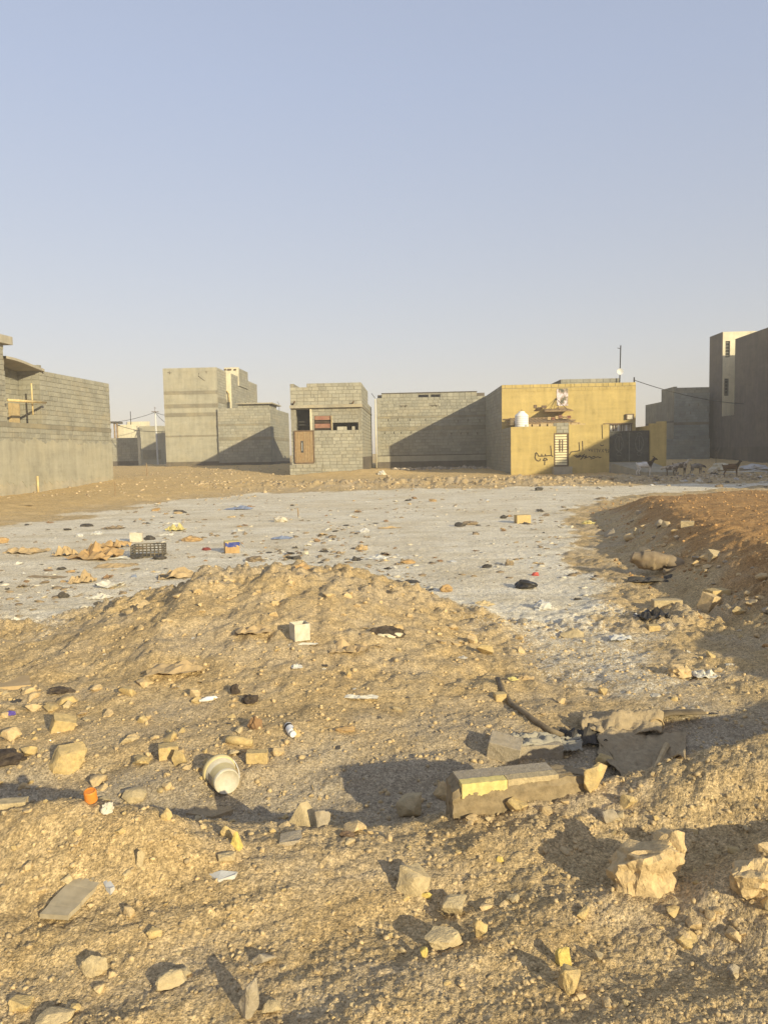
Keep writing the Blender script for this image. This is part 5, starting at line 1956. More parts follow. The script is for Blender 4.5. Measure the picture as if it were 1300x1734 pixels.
# ================================================================== LITTER
def crumple_bm(seed, nx=11, ny=9, hgt=.35, ragged=.12, curl=0.0):
    rr = random.Random(seed)
    off = Vector((rr.uniform(0, 99), rr.uniform(0, 99), 0))
    bm = bmesh.new()
    g = []
    for j in range(ny):
        row = []
        for i in range(nx):
            x, y = i / (nx - 1) - .5, j / (ny - 1) - .5
            q = Vector((x * 3, y * 3, 0)) + off
            h = abs(mn.noise(q)) * 1.3 + .5 * abs(mn.noise(q * 2.3)) + .25 * mn.noise(q * 5)
            edge = max(abs(x), abs(y)) * 2
            h = h * hgt * (1 - .6 * edge ** 3) + curl * (x * 2) ** 2
            e = mn.noise(q * 1.7 + Vector((7, 3, 1))) * ragged
            row.append(bm.verts.new((x * (1 + e) + .3 * ragged * mn.noise(q * 4), y * (1 + e), max(h, .0) + .02)))
        g.append(row)
    for j in range(ny - 1):
        for i in range(nx - 1):
            bm.faces.new((g[j][i], g[j][i + 1], g[j + 1][i + 1], g[j + 1][i]))
    return bm

def lump_bm(seed, amp=.35, sub=3, freq=1.6):
    rr = random.Random(seed)
    off = Vector((rr.uniform(0, 99), rr.uniform(0, 99), rr.uniform(0, 99)))
    bm = bmesh.new()
    bmesh.ops.create_icosphere(bm, subdivisions=sub, radius=1)
    for v in bm.verts:
        q = v.co * freq + off
        d = mn.noise(q) * amp + (abs(mn.noise(q * 2.1)) - .25) * amp * 1.1 + mn.noise(q * 5) * amp * .25
        v.co *= 1 + d
        if v.co.z < -.3:
            v.co.z = -.3 + (v.co.z + .3) * .2
    unit_fit(bm)
    return bm

def litter(kind, u, v, w_, h_, mat, label, cat, seed, name, group=None, dep=.8, rz=None, hgt=.35, amp=.35, thick=.004, smooth=False, curl=0.0):
    p = G(u, v)
    k = depth_of(p) / FPX
    W_, Hh = w_ * k, h_ * k
    el = math.atan2(CAM.z - p.z, math.hypot(p.x, p.y))
    if kind == 'sheet':
        D_ = min(W_ * dep, max(Hh / max(math.sin(el), .06) * .8, W_ * .25))
        bm = crumple_bm(seed, hgt=hgt, curl=curl)
        Z_ = max(Hh * .7 / .4, .02)
    else:
        bm = lump_bm(seed, amp)
        D_ = W_ * dep
        Z_ = max((Hh - D_ * math.sin(el) * .5) / math.cos(el), Hh * .5)
    me = to_mesh(bm, name)
    o = link(name, me, mat, None, smooth)
    fx, fy = p.x / math.hypot(p.x, p.y), p.y / math.hypot(p.x, p.y)
    cx, cy = p.x + fx * D_ * .4, p.y + fy * D_ * .4
    o.location = (cx, cy, Hs(cx, cy) - (.02 * Z_ if kind == 'sheet' else .08 * Z_))
    o.scale = (W_, D_, Z_)
    o.rotation_euler = (0, 0, random.Random(seed).uniform(-.35, .35) if rz is None else rz)
    if kind == 'sheet':
        md = o.modifiers.new('thick', 'SOLIDIFY')
        md.thickness = thick / max(W_, .05)
        md.offset = 1
    tag(o, label, cat, group)
    return o
Lt = litter
Lt('lump', 890, 997, 40, 18, 'bag_black', 'black plastic bag slumped on the salt right of centre', 'bag', 1, 'plastic_bag')
Lt('sheet', 1104, 1054, 50, 26, 'bag_black', 'torn black bag with white bits inside at lower right', 'bag', 2, 'plastic_bag', hgt=.5)
Lt('lump', 1076, 1048, 8, 8, 'white_plastic', 'small white ball of litter left of the torn black bag', 'litter', 3, 'paper_ball')
Lt('lump', 1091, 1037, 8, 9, 'white_plastic', 'white scrap sticking out of the torn black bag', 'litter', 4, 'paper_ball')
Lt('sheet', 1110, 990, 90, 14, 'rag_dark', 'long dark rag stretched out below the slumped sack', 'rag', 5, 'rag', dep=.4, rz=-.05, hgt=.5)
Lt('lump', 918, 1032, 32, 18, 'film', 'translucent crumpled plastic film on the salt', 'plastic', 6, 'plastic_film')
Lt('lump', 906, 975, 14, 8, 'red_plastic', 'small red wrapper on the salt right of centre', 'wrapper', 7, 'wrapper')
Lt('sheet', 1050, 1090, 34, 18, 'film', 'clear plastic tray on the ground right of the hose', 'plastic', 8, 'plastic_film')
Lt('sheet', 1193, 1152, 38, 18, 'paper', 'bent pale sheet lying in the right shade', 'sheet', 9, 'cardboard_sheet', hgt=.4)
Lt('lump', 1150, 1150, 46, 24, 'clod', 'tuft of reddish brown roots left of the bent pale sheet', 'tuft', 10, 'root_tuft', amp=.5)
Lt('lump', 655, 1082, 66, 26, 'burnt', 'burnt black rimmed bundle on the central heap', 'bundle', 11, 'burnt_bundle', dep=.5, amp=.3)
Lt('lump', 659, 1083, 48, 16, 'sack_pale', 'pale stuffing showing in the burnt bundle', 'bundle', 12, 'stuffing', dep=.62, amp=.3)
Lt('sheet', 612, 1188, 56, 12, 'paper', 'white paper strip in front of the central heap', 'paper', 13, 'paper_strip', dep=.3, rz=-.12, hgt=.25)
Lt('sheet', 513, 1098, 48, 9, 'paper', 'white strip under the open white box', 'paper', 14, 'paper_strip', dep=.25, rz=.03, hgt=.2)
Lt('sheet', 503, 1140, 18, 10, 'film', 'small grey foil scrap on the heap', 'foil', 15, 'foil_scrap')
Lt('lump', 106, 1172, 50, 14, 'burnt', 'black charred rag on the left slope', 'rag', 16, 'rag', amp=.5, dep=.5)
Lt('lump', 14, 1300, 66, 32, 'burnt', 'heap of black ash at the left picture edge', 'ash', 17, 'ash_heap', amp=.4)
Lt('lump', 398, 1180, 18, 20, 'burnt', 'dark charred lump right of the white tube', 'lump', 18, 'charred_lump', amp=.4)
Lt('lump', 424, 1196, 30, 18, 'burnt', 'larger charred lump on the heap slope', 'lump', 19, 'charred_lump', amp=.5)
Lt('lump', 432, 1243, 26, 26, 'cardboard_dark', 'brown charred clump left of the printed can', 'lump', 20, 'charred_lump', amp=.5)
Lt('lump', 18, 1214, 18, 10, 'purple', 'small purple wrapper on the left slope', 'wrapper', 21, 'wrapper')
Lt('lump', 183, 1380, 22, 22, 'paper', 'torn white paper scrap in the shaded trench', 'paper', 22, 'paper_scrap', amp=.6)
Lt('sheet', 430, 1085, 60, 20, 'sack_tan', 'tan crumpled sheet on the left side of the heap', 'sheet', 23, 'crumpled_sheet')
Lt('sheet', 300, 1148, 90, 24, 'sack_tan', 'wide dusty crumpled sheet on the left slope', 'sheet', 24, 'crumpled_sheet')
Lt('sheet', 590, 1112, 60, 22, 'sack_tan', 'dusty rag below the burnt bundle', 'rag', 25, 'rag')
Lt('lump', 585, 1242, 36, 12, 'cardboard', 'small orange brown cardboard scrap in front of the heap', 'cardboard', 26, 'cardboard_scrap', dep=.5)
Lt('sheet', 985, 1268, 70, 26, 'rag_dark', 'torn dark flap sticking out behind the kerb piece', 'flap', 27, 'torn_flap', hgt=.6)
Lt('lump', 588, 1422, 28, 14, 'metal_brown', 'rust brown metal scrap on the near ridge', 'scrap', 28, 'metal_scrap', dep=.5)
# left litter field
Lt('sheet', 165, 948, 80, 36, 'cardboard', 'big crumpled brown cardboard sheet among the left litter', 'cardboard', 31, 'cardboard_sheet', hgt=.6)
Lt('sheet', 192, 928, 50, 20, 'cardboard', 'upper crumpled brown sheet behind the big cardboard', 'cardboard', 32, 'cardboard_sheet', hgt=.6)
Lt('sheet', 112, 942, 36, 22, 'sack_tan', 'folded tan sack left of the big cardboard', 'sack', 33, 'sack', hgt=.6)
Lt('sheet', 206, 946, 44, 16, 'paper', 'pale flattened sheet right of the big cardboard', 'sheet', 34, 'paper_sheet', hgt=.2)
Lt('sheet', 195, 961, 60, 14, 'sack_tan', 'low tan sheet in front of the big cardboard', 'sheet', 35, 'crumpled_sheet', hgt=.3)
Lt('lump', 255, 914, 22, 9, 'rag_dark', 'small dark rag behind the black crate', 'rag', 36, 'rag')
Lt('lump', 325, 917, 38, 11, 'cardboard', 'rumpled brown paper bag left of the printed box', 'bag', 37, 'paper_bag')
Lt('lump', 350, 933, 16, 6, 'maroon', 'small maroon rag left of the printed box', 'rag', 38, 'rag')
Lt('sheet', 298, 900, 30, 13, 'yellow_wrap', 'yellow plastic sheet on the far left litter', 'plastic', 39, 'plastic_sheet', hgt=.7)
Lt('sheet', 281, 908, 26, 8, 'paper', 'white crumpled paper below the yellow plastic sheet', 'paper', 40, 'paper_sheet')
Lt('sheet', 193, 896, 34, 10, 'sack_brown', 'tan rumpled cloth at the far left litter edge', 'cloth', 41, 'cloth')
Lt('lump', 148, 892, 24, 6, 'rag_dark', 'thin dark rag on the boundary of salt and sand', 'rag', 42, 'rag')
Lt('sheet', 270, 887, 24, 5, 'paper', 'thin white strip on the far salt edge', 'paper', 43, 'paper_strip', hgt=.2)
Lt('lump', 165, 905, 20, 7, 'film', 'pinkish white wrapper left of the white box', 'wrapper', 44, 'wrapper')
Lt('lump', 135, 909, 14, 7, 'film', 'pale bluish wad of plastic at the far left', 'plastic', 45, 'plastic_film')
Lt('sheet', 300, 980, 60, 18, 'sack_tan', 'tan crumpled sheet against the left end of the heap crest', 'sheet', 46, 'crumpled_sheet', hgt=.6)
Lt('lump', 278, 981, 26, 10, 'rag_dark', 'black scrap left of the heap crest', 'rag', 47, 'rag')
Lt('sheet', 140, 988, 40, 24, 'sack_tan', 'tan curled paper on the left salt', 'paper', 48, 'paper_bag', hgt=.6)
Lt('sheet', 190, 997, 40, 14, 'paper', 'pale curled sheet beside the tan curled paper', 'sheet', 49, 'paper_sheet', curl=.3)
Lt('sheet', 172, 1013, 36, 16, 'paper', 'white paper fold nearest the heap on the left salt', 'paper', 50, 'paper_sheet')
Lt('lump', 108, 1012, 20, 12, 'rag_dark', 'black pointed scrap alone on the left salt', 'scrap', 51, 'black_scrap')
Lt('lump', 168, 1028, 20, 8, 'rag_dark', 'small black scrap nearest the heap on the left salt', 'scrap', 52, 'black_scrap')
Lt('sheet', 25, 1052, 26, 14, 'paper', 'grey paper strip at the near left salt edge', 'paper', 53, 'paper_strip')
Lt('lump', 105, 965, 16, 6, 'rag_dark', 'dark flat scrap under the folded tan sack', 'scrap', 54, 'black_scrap')
Lt('sheet', 80, 978, 70, 8, 'sack_brown', 'long brown strip on the left salt', 'strip', 55, 'brown_strip', dep=.3, hgt=.3)
Lt('lump', 228, 978, 10, 6, 'blue_plastic', 'tiny blue wrapper on the left salt', 'wrapper', 56, 'wrapper')
Lt('sheet', 45, 938, 60, 16, 'sack_tan', 'pinkish tan sheet near the left edge of the salt', 'sheet', 57, 'crumpled_sheet', hgt=.5)
Lt('lump', 5, 920, 20, 12, 'cardboard', 'brown scrap cut by the left picture edge on the salt', 'scrap', 58, 'cardboard_scrap')
# middle of the salt
Lt('lump', 510, 964, 32, 14, 'cardboard', 'curled orange brown sack just behind the heap crest', 'sack', 61, 'sack', amp=.5)
Lt('lump', 430, 951, 34, 11, 'sack_brown', 'brown rumpled sack behind the left heap crest', 'sack', 62, 'sack', amp=.5)
Lt('lump', 476, 884, 24, 11, 'white_dusty', 'large whitish lump on the salt left of the thin stake', 'lump', 63, 'plaster_lump')
Lt('sheet', 405, 863, 44, 9, 'blue_plastic', 'blue grey plastic sheet on the far salt', 'plastic', 64, 'plastic_sheet', hgt=.4)
Lt('sheet', 478, 913, 34, 7, 'blue_plastic', 'bluish scrap on the salt behind the heap', 'plastic', 65, 'plastic_scrap')
Lt('lump', 612, 932, 24, 11, 'sack_tan', 'tan lump in the middle of the salt', 'lump', 66, 'sack')
Lt('sheet', 640, 948, 34, 10, 'film', 'clear torn film in the middle of the salt', 'plastic', 67, 'plastic_film', hgt=.5)
Lt('lump', 690, 955, 28, 9, 'cardboard', 'reddish brown packet in the middle of the salt', 'packet', 68, 'packet')
Lt('lump', 617, 902, 18, 9, 'sack_white', 'grey stone like bundle on the salt', 'bundle', 69, 'bundle')
Lt('sheet', 660, 895, 40, 5, 'sack_tan', 'flat tan strip on the middle salt', 'strip', 70, 'brown_strip', dep=.3)
Lt('lump', 795, 889, 30, 8, 'sack_brown', 'brown twig bundle on the salt right of centre', 'bundle', 71, 'bundle')
Lt('lump', 852, 878, 12, 7, 'rag_dark', 'small dark scrap left of the lone yellow block', 'scrap', 72, 'black_scrap')
Lt('lump', 824, 962, 18, 8, 'rag_dark', 'dark pointed scrap on the salt right of centre', 'scrap', 73, 'black_scrap')
Lt('lump', 862, 958, 16, 11, 'sack_brown', 'brown lump on the salt above the black bag', 'lump', 74, 'bundle')
Lt('lump', 755, 1004, 24, 14, 'cardboard', 'orange brown packet right of the heap crest', 'packet', 75, 'packet')
Lt('sheet', 715, 1002, 60, 10, 'rag_dark', 'long dark rag beside the orange brown packet', 'rag', 76, 'rag', dep=.4)
Lt('sheet', 685, 988, 50, 10, 'rag_dark', 'dark wet looking plastic behind the heap', 'plastic', 77, 'plastic_sheet', dep=.5, hgt=.3)
Lt('lump', 820, 1028, 36, 14, 'stone_pale', 'pale rubbish lump right of the heap', 'lump', 78, 'plaster_lump', amp=.5)
Lt('lump', 996, 888, 24, 9, 'yellow_wrap', 'yellow crumpled wrapper at the toe of the platform', 'wrapper', 79, 'wrapper')
Lt('lump', 1018, 846, 18, 6, 'sack_brown', 'brown scrap at the far right salt edge', 'scrap', 80, 'bundle')
Lt('lump', 912, 831, 14, 7, 'rag_dark', 'dark scrap at the far edge of the salt', 'scrap', 81, 'black_scrap')
Lt('lump', 647, 805, 14, 9, 'paper', 'white and red crumpled bag on the far sand', 'bag', 82, 'plastic_bag')
Lt('sheet', 35, 856, 40, 4, 'timber_pale', 'flat pale board on the sand before the left house', 'board', 83, 'flat_board', dep=.3, hgt=.1)
# sacks by the dark house
Lt('lump', 1222, 798, 44, 15, 'sack_pale', 'pale yellow sacks heaped behind the brown goat', 'sacks', 84, 'sack_heap', amp=.4)
Lt('lump', 1206, 800, 18, 9, 'white_dusty', 'white rubbish at the left end of the sack heap', 'rubbish', 85, 'sack_heap', amp=.5)
Lt('lump', 1276, 797, 52, 13, 'sack_white', 'grey white sacks lying by the dark house wall', 'sacks', 86, 'sack_heap', amp=.4)
Lt('sheet', 1265, 800, 90, 5, 'white_dusty', 'line of white litter along the dark house', 'litter', 87, 'litter_strip', dep=.3)

SC = []
for k in range(8):
    bm = crumple_bm(500 + k, 7, 6, .55, .3) if k % 2 else lump_bm(500 + k, .45, 2)
    unit_fit(bm)
    SC.append(to_mesh(bm, 'scrap'))
def onsalt(u0, u1, v0, v1):
    def f_(rr):
        for _ in range(60):
            u, v = rr.uniform(u0, u1), v0 + (v1 - v0) * rr.random() ** 1.15
            p = G(u, v)
            s1, _, _ = zones(np.array([p.x]), np.array([p.y]))
            c1 = float(fbm(np.array([p.x * .3 + 2]), np.array([p.y * .3]), 2)[0])
            if s1[0] > .4 and c1 + rr.uniform(-.25, .25) > .12:
                return u, v
        return u, v
    return f_
scatter(110, 'dark_scrap', 'small dark scrap of rag or plastic lying on the salt flat', 'scrap', 'dark scraps on the salt flat', ['rag_dark', 'sack_brown', 'rag_dark', 'cardboard_dark'], onsalt(-40, 1120, 842, 1040), pw(6, 20), 401, SC, (.15, .4), .1)
scatter(70, 'pale_scrap', 'small pale scrap of paper or plastic lying on the salt flat', 'scrap', 'pale scraps on the salt flat', ['paper', 'white_dusty', 'film', 'sack_pale'], onsalt(-40, 1120, 845, 1040), pw(6, 18), 402, SC, (.12, .35), .1)
scatter(50, 'brown_scrap', 'small brown scrap of cardboard or cloth lying on the salt flat', 'scrap', 'brown scraps on the salt flat', ['cardboard', 'sack_tan', 'clod'], onsalt(-40, 1120, 845, 1040), pw(6, 20), 403, SC, (.15, .4), .1)
scatter(45, 'dusty_scrap', 'dusty scrap of litter lying on the earth heap and slopes', 'scrap', 'scraps on the heap', ['sack_tan', 'white_dusty', 'sack_brown', 'rag_dark'], rect(0, 1250, 1060, 1270), pw(8, 22), 404, SC, (.1, .3), .15)
scatter(40, 'far_scrap', 'scrap of rubbish lying in the shade near the goats', 'scrap', 'rubbish near the goats', ['white_dusty', 'sack_brown', 'rag_dark', 'stone_grey', 'sack_white'], rect(1000, 1300, 803, 828), pw(6, 15), 405, SC, (.2, .5), .1)

# ------------------------------------------------------------------ special things
def bucket():
    p = G(386, 1346)
    k = depth_of(p) / FPX
    h, r = 57 * k, 27 * k
    t = tag(empty('paint_bucket', p), 'dusty white plastic paint bucket lying on its side in the trench', 'bucket')
    ax = Vector((.42, -.80, -.05)).normalized()     # from the open rim to the bottom
    c = p + Vector((-.20 * h, .32 * h, r * .92))
    z = -ax
    x = z.cross(Vector((0, 0, 1))).normalized()
    y = z.cross(x)
    M = Matrix((x, y, z)).transposed().to_4x4()
    M.translation = c - p
    prof = [(0, -.42 * h), (.0, -.415 * h), (.70 * r, -.415 * h), (.74 * r, -.45 * h), (.78 * r, -.45 * h), (.82 * r, -.40 * h), (.90 * r, .22 * h), (.97 * r, .25 * h), (.97 * r, .27 * h)]
    MB().lathe(prof, 32, M).build('body', 'bucket_white', t, smooth=True)
    MB().lathe([(.97 * r, .255 * h), (1.06 * r, .26 * h), (1.08 * r, .38 * h), (1.08 * r, .42 * h), (1.02 * r, .42 * h), (.90 * r, .30 * h), (.84 * r, -.35 * h)], 32, M).build('rim', 'bucket_rim', t, smooth=True)
    lab = MB()
    for j in range(8):
        a0, a1 = 2.2 + j * .16, 2.2 + (j + 1) * .16
        def pt(a, rr_, z_):
            return M @ Vector((rr_ * math.cos(a), rr_ * math.sin(a), z_))
        lab.quad(pt(a0, .835 * r, -.33 * h), pt(a1, .835 * r, -.33 * h), pt(a1, .905 * r, .12 * h), pt(a0, .905 * r, .12 * h))
    lab.build('label_patch', 'stone_grey', t)
    pts = [M @ Vector((1.08 * r * math.cos(a), 1.08 * r * math.sin(a), .30 * h - .5 * h * math.sin((a + .6) * .9) * (1 if 0 < a + .6 < 3.4 else 0))) for a in np.linspace(-.6, 2.7, 16)]
    MB().tube(pts, .0025, 5).build('handle', 'galvanised', t)
bucket()

def pot():
    p = G(155, 1357)
    k = depth_of(p) / FPX
    r, h = 10.5 * k, 20 * k
    t = tag(empty('orange_pot', p), 'small orange plastic pot among grey stones in the trench', 'pot')
    M = Matrix.Translation((0, 0, .004)) @ Matrix.Rotation(.2, 4, 'X')
    MB().lathe([(0, 0), (.9 * r, 0), (r, .04 * h), (r, .9 * h), (.9 * r, h), (.75 * r, h), (.72 * r, .92 * h), (0, .92 * h)], 22, M).build('body', 'orange', t, smooth=False)
    MB().lathe([(1.0 * r, .1 * h), (1.05 * r, .12 * h), (1.05 * r, .2 * h), (1.0 * r, .22 * h)], 22, M).build('ring', 'orange', t)
pot()

def open_box():
    p = G(508, 1084)
    k = depth_of(p) / FPX
    a, h = 27 * k, 26 * k
    t = tag(empty('white_box', p, .45), 'small open white box standing on the central heap', 'box')
    th = .004
    for (x0, x1, y0, y1) in ((-a / 2, a / 2, -a / 2, -a / 2 + th), (-a / 2, a / 2, a / 2 - th, a / 2), (-a / 2, -a / 2 + th, -a / 2 + th, a / 2 - th), (a / 2 - th, a / 2, -a / 2 + th, a / 2 - th)):
        MB().box(x0, x1, y0, y1, -.01, h).build('side', 'white_dusty', t, fix=False)
    MB().box(-a / 2 + th, a / 2 - th, -a / 2 + th, a / 2 - th, -.008, .004).build('bottom', 'white_dusty', t, fix=False)
open_box()

def can():
    p = G(494, 1254)
    k = depth_of(p) / FPX
    L_, r = 34 * k, 7.2 * k
    t = tag(empty('printed_can', p), 'white printed bottle lying near the yellow stones right of the bucket', 'bottle')
    ax = Vector((.35, -.9, -.1)).normalized()
    x = ax.cross(Vector((0, 0, 1))).normalized()
    y = ax.cross(x)
    M = Matrix((x, y, ax)).transposed().to_4x4()
    M.translation = Vector((-.1 * L_, .5 * L_, r * 1.1))
    MB().lathe([(0, -.5 * L_), (r, -.5 * L_), (r, .25 * L_), (.75 * r, .34 * L_), (.75 * r, .5 * L_), (0, .5 * L_)], 18, M).build('body', 'white_plastic', t, smooth=False)
    MB().lathe([(1.02 * r, -.44 * L_), (1.02 * r, -.22 * L_)], 18, M).build('printed_band', 'rag_dark', t)
    MB().lathe([(.78 * r, .36 * L_), (.80 * r, .38 * L_), (.8 * r, .46 * L_)], 18, M).build('cap_ring', 'film', t)
can()

def tube_thing():
    p = G(355, 1184)
    k = depth_of(p) / FPX
    t = tag(empty('white_tube', p), 'white squeezed tube lying on the left side of the heap', 'tube')
    d = Vector((.9, .45, 0)) * 14 * k
    MB().tube([-d + Vector((0, 0, .012)), -d * .3 + Vector((0, 0, .016)), d * .7 + Vector((0, 0, .014)), d + Vector((0, 0, .012))], [.010, .016, .014, .005], 9).build('body', 'white_plastic', t, smooth=True)
    MB().tube([-d * 1.25 + Vector((0, 0, .011)), -d + Vector((0, 0, .012))], .008, 8).build('cap', 'film', t)
tube_thing()

def crate():
    p = G(247, 944)
    k = depth_of(p) / FPX
    w_, d_, h_ = 52 * k, 36 * k, 20 * k
    t = tag(empty('plastic_crate', p + Vector((0, d_ / 2, 0)), .12), 'black slatted plastic crate among the left litter', 'crate')
    for y in (-d_ / 2, d_ / 2):
        for q_ in range(5):
            z = h_ * (.06 + .22 * q_)
            MB().box(-w_ / 2, w_ / 2, y - .006, y + .006, z, z + h_ * .09).build('slat', 'crate_black', t, fix=False)
        for q_ in range(9):
            x = -w_ / 2 + w_ * q_ / 8
            MB().box(x - .008, x + .008, y - .01, y + .01, 0, h_).build('upright', 'crate_black', t, fix=False)
    for x in (-w_ / 2, w_ / 2):
        for q_ in range(5):
            z = h_ * (.06 + .22 * q_)
            MB().box(x - .006, x + .006, -d_ / 2 + .01, d_ / 2 - .01, z, z + h_ * .09).build('slat', 'crate_black', t, fix=False)
    MB().box(-w_ / 2 + .01, w_ / 2 - .01, -d_ / 2 + .012, d_ / 2 - .012, .0, .012).build('bottom', 'crate_black', t, fix=False)
crate()
Lt('lump', 232, 946, 26, 10, 'rag_dark', 'black rag in front of the black crate', 'rag', 91, 'rag')
Lt('lump', 270, 948, 26, 8, 'rag_dark', 'dark crumpled rag at the right foot of the black crate', 'rag', 92, 'rag')

def carton(u, v, w_, h_, rz, mat, label, name, flap=True, cap='cardboard', face2=None):
    p = G(u, v)
    k = depth_of(p) / FPX
    W_, Hh = w_ * k, h_ * k
    t = tag(empty(name, p + Vector((0, W_ * .4, 0)), rz), label, 'box')
    MB().box(-W_ / 2, W_ / 2, -W_ * .36, -W_ * .35, 0, Hh * .55).build('front', 'cardboard', t, fix=False)
    MB().box(-W_ / 2, W_ / 2, -W_ * .362, -W_ * .35, Hh * .553, Hh).build('printed_front', mat, t, fix=False)
    MB().box(W_ / 2 - .01, W_ / 2, -W_ * .348, W_ * .35, 0, Hh * .98).build('side', face2 or 'white_dusty', t, fix=False)
    MB().box(-W_ / 2, -W_ / 2 + .01, -W_ * .348, W_ * .35, 0, Hh * .98).build('side', 'cardboard', t, fix=False)
    MB().box(-W_ / 2, W_ / 2, W_ * .352, W_ * .36, 0, Hh * .98).build('back', 'cardboard', t, fix=False)
    MB().obox(Matrix.Translation((0, 0, Hh + .01)) @ Matrix.Rotation(.06, 4, 'X'), W_ * 1.02, W_ * .7, .008).build('flap', cap, t)
    MB().obox(Matrix.Translation((W_ * .68, 0, Hh * .72)) @ Matrix.Rotation(.85, 4, 'Y'), W_ * .5, W_ * .66, .008).build('flap', 'blue_plastic', t)
carton(391, 937, 24, 19, .35, 'printed_card', 'cardboard box with blue and yellow printed front on the salt', 'cardboard_box', cap='yellow_wrap')

def white_carton():
    p = G(230, 918)
    k = depth_of(p) / FPX
    W_, Hh = 20 * k, 15 * k
    t = tag(empty('white_carton', p + Vector((0, W_ * .3, 0)), .1), 'plain white carton standing behind the black crate', 'carton')
    MB().box(-W_ / 2, W_ / 2, -W_ * .3, W_ * .3, 0, Hh).build('body', 'white_dusty', t, fix=False)
    MB().obox(Matrix.Translation((-W_ * .2, -W_ * .1, Hh + .015)) @ Matrix.Rotation(.15, 4, 'X'), W_ * .6, W_ * .5, .01).build('flap', 'paper', t)
white_carton()

def kerb():
    a = P(768, 1372, 3.13)
    c = P(1008, 1345, 3.25)
    d = Vector((c.x - a.x, c.y - a.y, 0))
    L_ = d.length
    t = tag(empty('kerb_piece', a, math.atan2(d.y, d.x)), 'broken concrete kerb piece with yellow painted upper edge', 'kerb')
    z0 = a.z - .012
    t.location.z = z0
    hgt = .118
    bm = bmesh.new()
    bmesh.ops.create_cube(bm, size=1)
    bmesh.ops.subdivide_edges(bm, edges=bm.edges, cuts=18, use_grid_fill=True)
    for v in bm.verts:
        x, y, z = v.co
        q_ = Vector((x * L_, y * .13, z * .2))
        n = mn.noise(q_ * 9) * .010 + mn.noise(q_ * 28) * .007 + mn.noise(q_ * 70) * .004
        tx = x + .5
        topz = hgt * (1 - .25 * max(0, tx - .75) / .25) * (.72 + .28 * min(1, tx / .06))
        zz = (z + .5) * (topz + .13) - .13
        yy = (y + .5) * .13
        if z > .4 and y < -.3:
            yy += .012
        v.co = Vector((tx * L_ + n, yy + n * 1.2 - .02 * math.sin(tx * 3), zz + n))
    bmesh.ops.recalc_face_normals(bm, faces=bm.faces)
    o = link('body', to_mesh(bm, 'body'), 'kerb_concrete', t, True)
    o.data.set_sharp_from_angle(angle=math.radians(40))
    for (f0, f1, hh) in ((.05, .36, .046), (.365, .72, .020)):
        mb = MB()
        n_ = 26
        for k in range(n_ + 1):
            x = L_ * (f0 + (f1 - f0) * k / n_)
            q_ = Vector((x * 30, hh * 50, 1.7))
            ed = hgt - hh * (1 + .35 * mn.noise(q_) + .25 * mn.noise(q_ * 3)) + .012 * k / n_
            zt_ = hgt + .010 + .002 * mn.noise(q_ * 2)
            yf = -.017 + .004 * mn.noise(q_ * 1.3)
            mb.v += [(x, yf, ed), (x, yf, zt_), (x, yf + .05, zt_ + .001), (x, yf + .018, ed - .002)]
        for k in range(n_):
            b_ = k * 4
            for e in range(3):
                mb.f.append((b_ + e, b_ + 4 + e, b_ + 5 + e, b_ + 1 + e))
            mb.f.append((b_ + 3, b_, b_ + 4, b_ + 7))
        mb.f += [(0, 1, 2, 3), (n_ * 4 + 3, n_ * 4 + 2, n_ * 4 + 1, n_ * 4)]
        p_ = mb.build('painted_edge', 'kerb_paint' if f0 < .1 else 'stone_pale', t)
    MB().box(L_ * .05, L_ * .72, .034, .125, hgt - .012, hgt + .008).build('top_coat', 'stone_grey', t, fix=False)
kerb()

def board():
    q_ = [G(127, 1478), G(176, 1492), G(116, 1566), G(69, 1558)]
    c = sum(q_, Vector()) / 4
    ex = (q_[3] + q_[2] - q_[0] - q_[1]) / 2
    ey = (q_[1] - q_[0] + q_[2] - q_[3]) / 2
    t = .016
    z = sum(Hs(p_.x, p_.y) for p_ in q_) / 4 + .002
    mb = MB()
    rr = random.Random(4)
    n = 10
    top = []
    for i in range(n + 1):
        for j in (0, 1):
            p_ = q_[0].lerp(q_[3], i / n) if j == 0 else q_[1].lerp(q_[2], i / n)
            wob = rr.uniform(-.003, .003)
            top.append((p_.x + wob, p_.y + wob, z + .5 * (p_.z - z) + .007))
    m = len(top)
    mb.v = top + [(x, y, zz - t) for x, y, zz in top]
    for i in range(n):
        a = 2 * i
        mb.f += [(a, a + 1, a + 3, a + 2), (m + a, m + a + 2, m + a + 3, m + a + 1), (a, a + 2, m + a + 2, m + a), (a + 1, m + a + 1, m + a + 3, a + 3)]
    mb.f += [(0, m, m + 1, 1), (2 * n, 2 * n + 1, m + 2 * n + 1, m + 2 * n)]
    o = mb.build('grey_board', 'sheet_earth')
    o.data.materials.clear()
    o.data.materials.append(MATS['board_grey'])
    tag(o, 'weathered grey board lying flat in the left foreground', 'board')
board()

